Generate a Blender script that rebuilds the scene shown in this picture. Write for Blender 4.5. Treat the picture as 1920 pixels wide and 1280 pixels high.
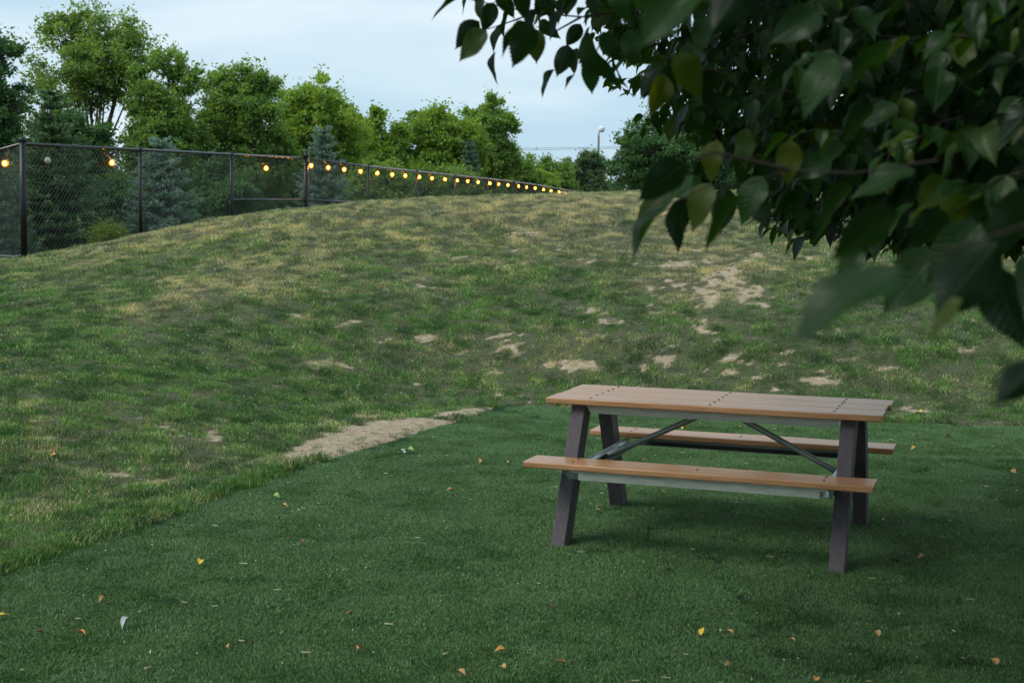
import bpy, math, random
import numpy as np
from mathutils import Vector, Matrix
S = bpy.context.scene
for o in list(bpy.data.objects): bpy.data.objects.remove(o)
R = math.radians
rng = np.random.default_rng(7)
random.seed(7)

# ------------------------------------------------------------------ camera
F_PX, PITCH, ROLL, EYE = 2600.0, .083, -.013, 1.702      # in pixels of the 1920 px wide photograph
cp, sp, cr, sr = math.cos(PITCH), math.sin(PITCH), math.cos(ROLL), math.sin(ROLL)
_R0, _U0, FWD = np.array([1, 0, 0.]), np.array([0, sp, cp]), np.array([0, cp, -sp])
RIGHT, UP = _R0*cr - _U0*sr, _R0*sr + _U0*cr
CAM = np.array([0, 0, EYE])
cam = bpy.data.cameras.new('camera'); camo = bpy.data.objects.new('camera', cam)
S.collection.objects.link(camo); S.camera = camo
camo.matrix_world = Matrix(((RIGHT[0], UP[0], -FWD[0], 0), (RIGHT[1], UP[1], -FWD[1], 0),
                            (RIGHT[2], UP[2], -FWD[2], EYE), (0, 0, 0, 1)))
cam.sensor_width = 36; cam.lens = F_PX/1920*36
cam.clip_start = .05; cam.clip_end = 3000
cam.dof.use_dof = True; cam.dof.focus_distance = 10; cam.dof.aperture_fstop = 6.0

def ray(px, py):
    return FWD + (px-960)/F_PX*RIGHT - (py-640)/F_PX*UP
def at(px, py, Y):                       # the point seen at a pixel, Y metres ahead
    d = ray(px, py); return CAM + d*(Y/d[1])
def project(P):
    Q = P - CAM; d = Q@FWD
    return 960 + F_PX*(Q@RIGHT)/d, 640 - F_PX*(Q@UP)/d
def hz(v): return v/F_PX

# ------------------------------------------------------------------ sky and light
SUN_EL, SUN_AZ = R(50), R(-112)           # azimuth from +Y towards +X
w = bpy.data.worlds.new('World'); S.world = w; w.use_nodes = True
nt = w.node_tree; N = nt.nodes; L = nt.links; N.clear()
out = N.new('ShaderNodeOutputWorld'); bg = N.new('ShaderNodeBackground'); bg.inputs[1].default_value = .1
sky = N.new('ShaderNodeTexSky'); sky.sky_type = 'NISHITA'; sky.sun_disc = False
sky.sun_elevation = SUN_EL; sky.sun_rotation = SUN_AZ
tc = N.new('ShaderNodeTexCoord'); mp = N.new('ShaderNodeMapping'); mp.inputs['Scale'].default_value = (1, 1, 4.5)
mp.inputs['Rotation'].default_value = (0, R(14), 0)
nz = N.new('ShaderNodeTexNoise'); nz.inputs['Scale'].default_value = 2.6; nz.inputs['Detail'].default_value = 7; nz.inputs['Roughness'].default_value = .48
nz.inputs['Distortion'].default_value = .25
rp = N.new('ShaderNodeValToRGB'); e = rp.color_ramp.elements
e[0].position = .40; e[0].color = (3.7, 5.25, 6.4, 1); e[1].position = .62; e[1].color = (6.0, 6.9, 7.4, 1)
mx = N.new('ShaderNodeMix'); mx.data_type = 'RGBA'; mx.inputs[0].default_value = .86
L.new(tc.outputs['Generated'], mp.inputs[0]); L.new(mp.outputs[0], nz.inputs['Vector']); L.new(nz.outputs[0], rp.inputs[0])
L.new(sky.outputs[0], mx.inputs[6]); L.new(rp.outputs[0], mx.inputs[7]); L.new(mx.outputs[2], bg.inputs[0]); L.new(bg.outputs[0], out.inputs[0])
sl = bpy.data.lights.new('sun', 'SUN'); sl.energy = 1.5; sl.angle = R(30); sl.color = (1, .96, .88)
so = bpy.data.objects.new('sun', sl); S.collection.objects.link(so)
sd = Vector((math.sin(SUN_AZ)*math.cos(SUN_EL), math.cos(SUN_AZ)*math.cos(SUN_EL), math.sin(SUN_EL)))
so.rotation_euler = sd.to_track_quat('Z', 'Y').to_euler(); so.location = (0, 0, 30)
S.view_settings.view_transform = 'Standard'; S.view_settings.look = 'None'
S.view_settings.exposure = 0.50; S.view_settings.gamma = 1
S.render.engine = 'CYCLES'
S.cycles.max_bounces = 5; S.cycles.diffuse_bounces = 3; S.cycles.glossy_bounces = 2; S.cycles.transmission_bounces = 3; S.cycles.transparent_max_bounces = 4
S.cycles.caustics_reflective = False; S.cycles.caustics_refractive = False; S.cycles.sample_clamp_indirect = 4

# ------------------------------------------------------------------ helpers
def tag(o, label=None, cat=None, group=None, kind=None):
    if label: o['label'] = label
    if cat: o['category'] = cat
    if group: o['group'] = group
    if kind: o['kind'] = kind
    return o
def empty(name, loc, rz=0):
    o = bpy.data.objects.new(name, None); o.location = loc; o.rotation_euler = (0, 0, rz)
    o.empty_display_size = .1; S.collection.objects.link(o); return o
def link(name, me, mat=None, parent=None, col=None):
    o = bpy.data.objects.new(name, me)
    (col or S.collection).objects.link(o)
    if mat and not me.materials: me.materials.append(mat)
    if parent: o.parent = parent
    return o
def np_mesh(name, V, F, attrs=None, uv=None, smooth=False):
    """V (n,3); F (m,k) all faces of one size; attrs {name: per vertex floats}"""
    V = np.ascontiguousarray(V, dtype=np.float32); F = np.ascontiguousarray(F, dtype=np.int32)
    me = bpy.data.meshes.new(name); k = F.shape[1]
    me.vertices.add(len(V)); me.vertices.foreach_set('co', V.ravel())
    me.loops.add(F.size); me.loops.foreach_set('vertex_index', F.ravel())
    me.polygons.add(len(F)); me.polygons.foreach_set('loop_start', np.arange(0, F.size, k, dtype=np.int32))
    if smooth: me.polygons.foreach_set('use_smooth', np.ones(len(F), dtype=bool))
    if attrs:
        for a, v in attrs.items():
            at_ = me.attributes.new(a, 'FLOAT', 'POINT'); at_.data.foreach_set('value', np.asarray(v, dtype=np.float32))
    if uv is not None:
        u = me.uv_layers.new(name='UVMap'); u.data.foreach_set('uv', np.asarray(uv, dtype=np.float32)[F.ravel()].ravel())
    me.update(calc_edges=True); return me
class MB:
    """collects boxes, tubes, strips into one mesh"""
    def __init__(s): s.v = []; s.f = []
    def add(s, V, F):
        n = len(s.v); s.v += [tuple(map(float, p)) for p in V]; s.f += [tuple(i+n for i in q) for q in F]
    def hexa(s, P):                      # 8 points: bottom ring 4, top ring 4
        s.add(P, [(3, 2, 1, 0), (4, 5, 6, 7), (0, 1, 5, 4), (1, 2, 6, 5), (2, 3, 7, 6), (3, 0, 4, 7)])
    def box(s, a, b):
        (x0, y0, z0), (x1, y1, z1) = a, b
        s.hexa([(x0, y0, z0), (x1, y0, z0), (x1, y1, z0), (x0, y1, z0), (x0, y0, z1), (x1, y0, z1), (x1, y1, z1), (x0, y1, z1)])
    def tube(s, pts, rad, n=8, cap=True):
        pts = [np.array(p, float) for p in pts]; k = len(pts)
        if not hasattr(rad, '__len__'): rad = [rad]*k
        n0 = len(s.v); ref = None
        for i, p in enumerate(pts):
            t = pts[min(i+1, k-1)] - pts[max(i-1, 0)]; t = t/(np.linalg.norm(t)+1e-9)
            if ref is None: ref = np.array([0, 0, 1.]) if abs(t[2]) < .9 else np.array([1., 0, 0])
            a = np.cross(t, ref); a /= np.linalg.norm(a)+1e-9; b = np.cross(t, a); ref = np.cross(a, t)
            for j in range(n):
                q = 2*math.pi*j/n; s.v.append(tuple(p + rad[i]*(math.cos(q)*a + math.sin(q)*b)))
        for i in range(k-1):
            for j in range(n):
                A = n0+i*n+j; B = n0+i*n+(j+1) % n; s.f.append((A, A+n, B+n, B))
        if cap:
            s.f.append(tuple(n0+j for j in range(n))); s.f.append(tuple(n0+(k-1)*n+j for j in reversed(range(n))))
    def lathe(s, prof, c=(0, 0, 0), n=12):
        pts = [(c[0], c[1], c[2]+z) for r, z in prof]
        n0 = len(s.v)
        for (r, z) in prof:
            for j in range(n):
                q = 2*math.pi*j/n; s.v.append((c[0]+r*math.cos(q), c[1]+r*math.sin(q), c[2]+z))
        for i in range(len(prof)-1):
            for j in range(n):
                A = n0+i*n+j; B = n0+i*n+(j+1) % n; s.f.append((A, B, B+n, A+n))
        s.f.append(tuple(n0+j for j in reversed(range(n)))); s.f.append(tuple(n0+(len(prof)-1)*n+j for j in range(n)))
    def mesh(s, name, smooth=False, bevel=0):
        me = bpy.data.meshes.new(name); me.from_pydata(s.v, [], s.f); me.update()
        import bmesh
        bm = bmesh.new(); bm.from_mesh(me); bmesh.ops.recalc_face_normals(bm, faces=bm.faces)
        if bevel: bmesh.ops.bevel(bm, geom=list(bm.edges), offset=bevel, segments=2, affect='EDGES', profile=.6)
        bm.to_mesh(me); bm.free()
        if smooth: me.polygons.foreach_set('use_smooth', [True]*len(me.polygons))
        return me
    def build(s, name, mat, parent=None, smooth=False, bevel=0):
        return link(name, s.mesh(name, smooth, bevel), mat, parent)

def _hash(i, j, seed):
    h = (i*374761393 + j*668265263 + seed*1274126177) & 0xffffffff
    h = ((h ^ (h >> 13))*1274126177) & 0xffffffff
    return ((h ^ (h >> 16)) & 0xffff)/65535.0
def noise(x, y, seed=0):
    x = np.asarray(x, float); y = np.asarray(y, float)
    i = np.floor(x).astype(np.int64); j = np.floor(y).astype(np.int64); u = x-i; v = y-j
    u = u*u*(3-2*u); v = v*v*(3-2*v)
    a, b, c, d = _hash(i, j, seed), _hash(i+1, j, seed), _hash(i, j+1, seed), _hash(i+1, j+1, seed)
    return (a*(1-u)+b*u)*(1-v) + (c*(1-u)+d*u)*v
def fbm(x, y, seed=0, oct=4):
    s = 0; a = .5; t = 0
    for k in range(oct):
        s = s + a*noise(x*2**k + 17*k, y*2**k + 31*k, seed+k); t += a; a *= .5
    return s/t
def smooth(a, b, x):
    t = np.clip((x-a)/(b-a), 0, 1); return t*t*(3-2*t)

def mat(name, col, rough=.6, metal=0, spec=.5, var=None, scale=20, bump=0, bscale=80, coat=0, stretch=None, detail=4):
    m = bpy.data.materials.new(name); m.use_nodes = True; n = m.node_tree.nodes; l = m.node_tree.links
    b = n['Principled BSDF']; b.inputs['Base Color'].default_value = (*col, 1); b.inputs['Roughness'].default_value = rough
    b.inputs['Metallic'].default_value = metal; b.inputs['Specular IOR Level'].default_value = spec
    b.inputs['Coat Weight'].default_value = coat
    t = n.new('ShaderNodeTexCoord'); mp_ = n.new('ShaderNodeMapping'); l.new(t.outputs['Object'], mp_.inputs[0])
    if stretch: mp_.inputs['Scale'].default_value = stretch
    if var:
        z = n.new('ShaderNodeTexNoise'); z.inputs['Scale'].default_value = scale; z.inputs['Detail'].default_value = detail
        z.inputs['Roughness'].default_value = .65
        r = n.new('ShaderNodeValToRGB'); r.color_ramp.elements[0].position = .3; r.color_ramp.elements[1].position = .7
        r.color_ramp.elements[0].color = (*col, 1); r.color_ramp.elements[1].color = (*var, 1)
        l.new(mp_.outputs[0], z.inputs['Vector']); l.new(z.outputs[0], r.inputs[0]); l.new(r.outputs[0], b.inputs['Base Color'])
    if bump:
        z2 = n.new('ShaderNodeTexNoise'); z2.inputs['Scale'].default_value = bscale; z2.inputs['Detail'].default_value = 5
        bp = n.new('ShaderNodeBump'); bp.inputs['Strength'].default_value = bump; bp.inputs['Distance'].default_value = .01
        l.new(mp_.outputs[0], z2.inputs['Vector']); l.new(z2.outputs[0], bp.inputs['Height']); l.new(bp.outputs[0], b.inputs['Normal'])
    return m
def foliage_mat(name, dark, light, third=None, trans=.35, rough=.5, gloss=.3, inst=None, dry=None, veins=False, wscale=None, tpos=(.93, 1.0)):
    """colour by the per-leaf attribute rnd (0..1); optional per-instance attribute dry"""
    m = bpy.data.materials.new(name); m.use_nodes = True; n = m.node_tree.nodes; l = m.node_tree.links
    b = n['Principled BSDF']; o = n['Material Output']
    a = n.new('ShaderNodeAttribute'); a.attribute_name = 'rnd'
    r = n.new('ShaderNodeValToRGB'); r.color_ramp.elements[0].color = (*dark, 1); r.color_ramp.elements[1].color = (*light, 1)
    if third: q = r.color_ramp.elements.new(tpos[0]); q.color = (*light, 1); r.color_ramp.elements[2].color = (*third, 1); r.color_ramp.elements[2].position = tpos[1]
    l.new(a.outputs['Fac'], r.inputs[0]); col = r.outputs[0]
    if dry:
        d = n.new('ShaderNodeAttribute'); d.attribute_name = 'dry'; d.attribute_type = 'INSTANCER'
        r2 = n.new('ShaderNodeValToRGB'); r2.color_ramp.elements[0].color = (*dry[0], 1); r2.color_ramp.elements[1].color = (*dry[1], 1)
        l.new(a.outputs['Fac'], r2.inputs[0])
        mm = n.new('ShaderNodeMath'); mm.operation = 'MULTIPLY_ADD'; l.new(a.outputs['Fac'], mm.inputs[0]); mm.inputs[1].default_value = 7.31; mm.inputs[2].default_value = 0
        fr = n.new('ShaderNodeMath'); fr.operation = 'FRACT'; l.new(mm.outputs[0], fr.inputs[0])
        # a blade is dry when its own random number is below the instance's dryness
        sb = n.new('ShaderNodeMath'); sb.operation = 'SUBTRACT'; l.new(d.outputs['Fac'], sb.inputs[0]); l.new(fr.outputs[0], sb.inputs[1])
        sc = n.new('ShaderNodeMath'); sc.operation = 'MULTIPLY_ADD'; sc.use_clamp = True; l.new(sb.outputs[0], sc.inputs[0]); sc.inputs[1].default_value = 3; sc.inputs[2].default_value = .5
        mx_ = n.new('ShaderNodeMix'); mx_.data_type = 'RGBA'; l.new(sc.outputs[0], mx_.inputs[0]); l.new(col, mx_.inputs[6]); l.new(r2.outputs[0], mx_.inputs[7]); col = mx_.outputs[2]
    if dry:
        d2 = n.new('ShaderNodeAttribute'); d2.attribute_name = 'tone'; d2.attribute_type = 'INSTANCER'
        r4 = n.new('ShaderNodeValToRGB'); r4.color_ramp.elements[0].color = (.46, .53, .53, 1); r4.color_ramp.elements[1].color = (1.30, 1.25, 1.15, 1)
        m4 = n.new('ShaderNodeMix'); m4.data_type = 'RGBA'; m4.blend_type = 'MULTIPLY'; m4.inputs[0].default_value = 1
        l.new(d2.outputs['Fac'], r4.inputs[0]); l.new(col, m4.inputs[6]); l.new(r4.outputs[0], m4.inputs[7]); col = m4.outputs[2]
    if wscale:                            # broad drifts of a second hue over the ground
        g = n.new('ShaderNodeNewGeometry'); z = n.new('ShaderNodeTexNoise'); z.inputs['Scale'].default_value = wscale[0]; z.inputs['Detail'].default_value = 8
        z.inputs['Roughness'].default_value = .72
        rr = n.new('ShaderNodeValToRGB'); rr.color_ramp.elements[0].position = .35; rr.color_ramp.elements[1].position = .65
        rr.color_ramp.elements[0].color = (*wscale[1], 1); rr.color_ramp.elements[1].color = (*wscale[2], 1)
        m3 = n.new('ShaderNodeMix'); m3.data_type = 'RGBA'; m3.blend_type = 'MULTIPLY'; m3.inputs[0].default_value = 1
        l.new(g.outputs['Position'], z.inputs['Vector']); l.new(z.outputs[0], rr.inputs[0]); l.new(col, m3.inputs[6]); l.new(rr.outputs[0], m3.inputs[7]); col = m3.outputs[2]
    if veins:
        u = n.new('ShaderNodeUVMap'); sx = n.new('ShaderNodeSeparateXYZ'); l.new(u.outputs[0], sx.inputs[0])
        ab = n.new('ShaderNodeMath'); ab.operation = 'ABSOLUTE'; l.new(sx.outputs[0], ab.inputs[0])
        ml = n.new('ShaderNodeMath'); ml.operation = 'MULTIPLY_ADD'; l.new(ab.outputs[0], ml.inputs[0]); ml.inputs[1].default_value = -.75; l.new(sx.outputs[1], ml.inputs[2])
        sc_ = n.new('ShaderNodeMath'); sc_.operation = 'MULTIPLY'; l.new(ml.outputs[0], sc_.inputs[0]); sc_.inputs[1].default_value = 9
        fr_ = n.new('ShaderNodeMath'); fr_.operation = 'PINGPONG'; l.new(sc_.outputs[0], fr_.inputs[0]); fr_.inputs[1].default_value = .5
        lt = n.new('ShaderNodeMapRange'); lt.inputs[1].default_value = 0; lt.inputs[2].default_value = .09; lt.inputs[3].default_value = 1; lt.inputs[4].default_value = 0; l.new(fr_.outputs[0], lt.inputs[0])
        mr = n.new('ShaderNodeMapRange'); mr.inputs[1].default_value = 0; mr.inputs[2].default_value = .018; mr.inputs[3].default_value = 1; mr.inputs[4].default_value = 0; l.new(ab.outputs[0], mr.inputs[0])
        mxx = n.new('ShaderNodeMath'); mxx.operation = 'MAXIMUM'; l.new(lt.outputs[0], mxx.inputs[0]); l.new(mr.outputs[0], mxx.inputs[1])
        bp = n.new('ShaderNodeBump'); bp.invert = True; bp.inputs['Strength'].default_value = .5; bp.inputs['Distance'].default_value = .0015; l.new(mxx.outputs[0], bp.inputs['Height']); l.new(bp.outputs[0], b.inputs['Normal'])
        mv = n.new('ShaderNodeMix'); mv.data_type = 'RGBA'; mh = n.new('ShaderNodeMath'); mh.operation = 'MULTIPLY'; mh.inputs[1].default_value = .35; l.new(mxx.outputs[0], mh.inputs[0])
        l.new(mh.outputs[0], mv.inputs[0]); l.new(col, mv.inputs[6]); mv.inputs[7].default_value = (light[0]*1.6, light[1]*1.5, light[2]*1.3, 1); col = mv.outputs[2]
    l.new(col, b.inputs['Base Color']); b.inputs['Roughness'].default_value = rough; b.inputs['Specular IOR Level'].default_value = gloss
    if trans:
        t = n.new('ShaderNodeBsdfTranslucent'); hs = n.new('ShaderNodeMix'); hs.data_type = 'RGBA'; hs.blend_type = 'MULTIPLY'; hs.inputs[0].default_value = 1
        l.new(col, hs.inputs[6]); hs.inputs[7].default_value = (1.9, 1.6, .5, 1); l.new(hs.outputs[2], t.inputs[0])
        ms = n.new('ShaderNodeMixShader'); ms.inputs[0].default_value = trans
        l.new(b.outputs[0], ms.inputs[1]); l.new(t.outputs[0], ms.inputs[2]); l.new(ms.outputs[0], o.inputs[0])
    return m

# ------------------------------------------------------------------ the lie of the land
EDGE = np.array([(-4.1, 2.0), (-3.1, 5.0), (-2.46, 6.57), (-2.0, 7.8), (-1.58, 9.3), (-.46, 11.98), (-.04, 13.2),
                 (1.2, 12.75), (2.58, 12.32), (4.52, 12.1), (8, 11.8), (14, 11.3)])     # turf boundary; the turf lies right of / nearer than it
TURF = np.vstack([EDGE, [(14, -4), (-5.6, -4)]])
def inside(x, y, poly=TURF):
    r = np.zeros(np.shape(x), bool); n = len(poly)
    for i in range(n):
        (x0, y0), (x1, y1) = poly[i], poly[(i+1) % n]
        if y0 == y1: continue
        c = ((y0 > y) != (y1 > y)) & (x < (x1-x0)*(y-y0)/(y1-y0)+x0); r ^= c
    return r
def edge_dist(x, y, poly=None):
    poly = TURF if poly is None else poly
    d = np.full(np.shape(x), 1e9); n = len(poly)
    for i in range(n if poly is TURF else n-1):
        a, b = poly[i], poly[(i+1) % n]; ab = b-a; t = np.clip(((x-a[0])*ab[0]+(y-a[1])*ab[1])/(ab@ab), 0, 1)
        d = np.minimum(d, np.hypot(x-a[0]-t*ab[0], y-a[1]-t*ab[1]))
    return d
CP = [(0, 0, 0), (0, 5, 0), (0, 9, 0), (3, 5, 0), (3, 9, 0), (-2, 5, 0), (6, 5, 0), (6, 10, 0), (1, 12, 0), (-.04, 13.2, 0), (-1.58, 9.3, 0), (-2.5, 6.6, 0), (-3.3, 4, 0),
      (4.5, 12.1, 0), (9, 11.6, 0), (13, 6, 0), (-6, 4, .12), (-4, 8, .16), (-5, 10.5, .36), (-8, 9, .3), (-3, 12.5, .32), (-6, 14, .58), (-3, 16, .88), (0, 16.2, .72), (3, 15.5, .8), (6.5, 15.2, .85), (11, 14, .7),
      (-1, 19, 1.35), (2, 19.5, 1.5), (6, 19, 1.5), (-4, 18.5, 1.2), (-6.3, 18, .95),
      (-7.47, 21.3, 1.09), (-8.3, 22.3, 1.03), (-9.5, 24, .9), (-5.33, 20.2, 1.43), (-4.29, 21, 1.71), (-3.06, 22, 1.92), (-1.4, 23, 2.1), (.33, 24, 2.2), (2.08, 24, 2.25), (4.92, 24, 2.27), (9, 24, 2.2), (14, 23, 1.8),
      (-6.45, 24.1, 1.19), (-5.45, 26.9, 1.25), (-4.43, 29.7, 1.3), (-3.54, 33.8, 1.33), (-2.65, 37.9, 1.37), (-.9, 46, 1.45), (.88, 54, 1.5), (3.5, 67, 1.2),
      (0, 30, 1.85), (4, 31, 2.0), (10, 32, 1.7), (4, 42, 1.55), (12, 45, 1.3), (-12, 24, .7), (-11, 30, .7), (-10, 38, .8), (-12, 17, .5), (-14, 10, .3), (-8, 50, 1.0), (18, 30, 1.2), (18, 15, .6),
      (0, 85, .9), (20, 70, .9), (-20, 60, .8), (-25, 30, .5), (30, 40, .8), (25, 10, .3), (-20, 5, .1), (0, -10, 0), (20, -10, 0), (-20, -10, 0)]
CP = np.array(CP, float)
def _tps(r): return r*r*np.log(r+1e-9)
_n = len(CP); _d = np.hypot(CP[:, None, 0]-CP[None, :, 0], CP[:, None, 1]-CP[None, :, 1])
_A = np.zeros((_n+3, _n+3)); _A[:_n, :_n] = _tps(_d) + np.eye(_n)*.12; _A[:_n, _n] = 1; _A[:_n, _n+1:] = CP[:, :2]; _A[_n:, :_n] = _A[:_n, _n:].T
_W = np.linalg.solve(_A, np.concatenate([CP[:, 2], [0, 0, 0]]))
def hill(x, y):
    x = np.asarray(x, float); y = np.asarray(y, float); sh = x.shape; X = x.ravel(); Y = y.ravel(); z = np.empty(X.shape)
    for i in range(0, len(X), 40000):
        a, b = X[i:i+40000], Y[i:i+40000]
        z[i:i+40000] = _tps(np.hypot(a[:, None]-CP[None, :, 0], b[:, None]-CP[None, :, 1]))@_W[:_n] + _W[_n] + _W[_n+1]*a + _W[_n+2]*b
    far = smooth(55, 100, np.hypot(X, Y-20)); z = z*(1-far) + .8*far
    ins = inside(X, Y); d = edge_dist(X, Y)
    z = z*smooth(0, 2.2, d)
    nearf = 1-smooth(30, 60, np.hypot(X, Y-15))
    z = z + nearf*smooth(0, .8, d)*(.07*(fbm(X*.8, Y*.8, 3)-.5) + .035*(fbm(X*3.5, Y*3.5, 9)-.5))
    z = z + .022*smooth(0, .05, d)
    z = np.where(ins, -.03, z)
    return z.reshape(sh)
def gz(x, y): return float(hill(np.array([x]), np.array([y]))[0])

# bare and dry places (centre px, py, half sizes, slope of the long axis, strength)
DIRT = [(700, 818, 160, 24, -.21, 1.7), (770, 802, 95, 17, -.10, 1.6), (600, 852, 85, 24, -.2, 1.6), (480, 888, 60, 10, -.15, 1.1), (870, 771, 55, 7, -.12, 1.2), (690, 778, 25, 5, 0, .9), (430, 903, 30, 7, 0, 1.2), (470, 868, 60, 9, 0, .7), (400, 818, 16, 9, .3, 1), (800, 795, 60, 9, 0, .9),
        (650, 722, 12, 14, -1.2, 1), (935, 735, 10, 9, -1, .9), (590, 668, 35, 12, -.3, .8), (590, 690, 45, 10, -.2, .7), (800, 632, 38, 8, -.1, .9), (850, 648, 55, 10, -.25, .8), (950, 650, 40, 8, 0, 1), (925, 660, 70, 14, 0, .5),
        (1080, 682, 75, 12, 0, .85), (1130, 688, 60, 12, .1, .9), (1050, 672, 20, 8, 0, .8), (1230, 715, 22, 18, -.5, .8), (1260, 690, 85, 10, 0, .8), (1340, 697, 45, 7, .05, .9), (1160, 645, 60, 14, .3, .55), (1230, 630, 40, 10, .4, .6),
        (1350, 498, 34, 8, .3, .9), (1330, 520, 85, 40, 0, .5), (1400, 550, 70, 35, .3, .45), (1290, 560, 70, 22, 0, .6), (1340, 480, 60, 18, 0, .65), (1120, 580, 40, 12, 0, .5), (1320, 620, 28, 6, .2, .95), (1430, 665, 20, 6, 0, .6),
        (1530, 715, 55, 8, .06, 1), (1615, 680, 30, 7, 0, .9), (1660, 690, 30, 8, .1, .9), (1820, 655, 25, 6, 0, .7), (1720, 772, 90, 7, .03, .7), (1840, 793, 100, 4, .05, .6), (1600, 765, 50, 8, 0, .6), (1430, 735, 35, 6, 0, .5),
        (770, 540, 60, 18, -.2, .4), (930, 495, 30, 8, -.4, .6), (220, 890, 30, 5, 0, .6), (480, 960, 18, 5, 0, .5), (960, 440, 60, 14, 0, .4), (1890, 745, 60, 10, 0, .5), (700, 640, 30, 10, 0, .4), (300, 905, 60, 8, 0, .4)]
DRYP = [(960, 395, 420, 26, -.03, .55), (480, 520, 180, 45, -.2, .5), (760, 540, 90, 30, -.1, .4), (1100, 450, 220, 60, 0, .35), (1340, 520, 160, 70, 0, .55), (330, 560, 90, 25, -.2, .4), (60, 790, 70, 50, 0, .22), (40, 980, 60, 50, 0, .25),
        (1650, 580, 60, 25, 0, .3), (1800, 640, 60, 12, 0, .4), (620, 690, 110, 40, -.2, .35), (880, 690, 160, 35, 0, .3), (1090, 640, 130, 50, 0, .35), (200, 480, 150, 20, -.3, .25), (1630, 710, 60, 18, 0, .3), (270, 600, 80, 30, -.1, .25)]
GREENP = [(980, 570, 190, 45, 0, .45), (700, 560, 120, 30, 0, .25), (350, 680, 330, 70, 0, .4), (1450, 620, 200, 40, 0, .35), (1750, 620, 200, 60, 0, .4), (500, 745, 330, 24, -.05, .4), (900, 745, 200, 15, 0, .35), (120, 610, 150, 50, 0, .25), (1150, 500, 80, 15, 0, .2)]
_q = np.random.default_rng(17)
for _ in range(95):
    cx_ = _q.choice([_q.uniform(560, 1000), _q.uniform(1000, 1700), _q.uniform(1180, 1480)]); cy_ = _q.uniform(630, 745) if _q.random() < .68 else _q.uniform(470, 640)
    if cx_ > 1450 and cy_ < 640: continue
    DIRT.append((cx_, cy_, _q.uniform(8, 34), _q.uniform(2.2, 6), _q.uniform(-.3, .3), _q.uniform(.55, 1.15)))
for _ in range(26): DIRT.append((_q.uniform(1230, 1460), _q.uniform(470, 580), _q.uniform(8, 30), _q.uniform(2.5, 6), _q.uniform(-.2, .5), _q.uniform(.7, 1.2)))
for _ in range(10): DIRT.append((_q.uniform(380, 520), _q.uniform(860, 925), _q.uniform(10, 26), _q.uniform(3, 6), _q.uniform(-.2, .1), _q.uniform(.7, 1.15)))
def pixmask(P, lst):
    px, py = project(P); m = np.zeros(len(P))
    for cx, cy, rx, ry, s, k in lst:
        dx = px-cx; dy = py-cy-s*dx; q = (dx/rx)**2 + (dy/ry)**2
        m = np.maximum(m, k*np.exp(-q*q*.7)) if lst is DIRT else m + k*np.exp(-q)
    return np.where(P[:, 1] > 3, m, 0)
def ground_state(P):
    """bare soil and dryness of the grassed ground at world points, 0..1"""
    x, y = P[:, 0], P[:, 1]
    n1 = fbm(x*2.2, y*1.6, 21, 5); n2 = fbm(x*.7, y*.6, 33, 4); n3 = fbm(x*7, y*5, 41, 3)
    n5 = 0; am = 1.0; tot = 0
    for k_ in range(5):
        n5 = n5 + am*(noise(x*2.6*2**k_+9*k_, y*1.7*2**k_, 47+k_)-.5); tot += am*am; am *= .92
    n5 = n5/math.sqrt(tot)*1.15                      # rough, roughly +-.5
    pm = pixmask(P, DIRT)
    dirt = np.clip((n5 + .62*np.minimum(pm, 1.2) + .9*np.maximum(pm-1.2, 0) - .385 - .09*(pm < .15))/.30, 0, 1)
    py = project(P)[1]
    up = np.where(y > 3, 1-smooth(400, 640, py), .1)
    dry = -.05 + .38*up + pixmask(P, DRYP) - pixmask(P, GREENP) + (n2-.5)*.55 + (n1-.5)*.7 + (n3-.5)*.9 + n5*.35 + .05 + .35*np.minimum(pm, 1)
    return dirt, np.clip(dry, 0.02, .95)

def grid_lines(fine0, fine1, step, far0, far1):
    a = [fine0]; s = step
    while a[0] > far0: s *= 1.22; a.insert(0, a[0]-s)
    a += list(np.arange(fine0+step, fine1, step)); s = step
    while a[-1] < far1: s *= 1.22; a.append(a[-1]+s)
    return np.array(a)
gx = grid_lines(-9.5, 10, .075, -700, 700); gy = grid_lines(4.2, 25.5, .075, -300, 1800)
GX, GY = np.meshgrid(gx, gy); P = np.stack([GX.ravel(), GY.ravel(), hill(GX, GY).ravel()], 1)
nx, ny = len(gx), len(gy)
ii = (np.arange(ny-1)[:, None]*nx + np.arange(nx-1)[None, :]).ravel()
FQ = np.stack([ii, ii+1, ii+1+nx, ii+nx], 1)
dirt_v, dry_v = ground_state(P)
far_v = smooth(28, 45, np.hypot(P[:, 0], P[:, 1]-12))
gm = np_mesh('ground', P, FQ, {'dirt': dirt_v*(1-far_v), 'dry': dry_v}, smooth=True)
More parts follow.
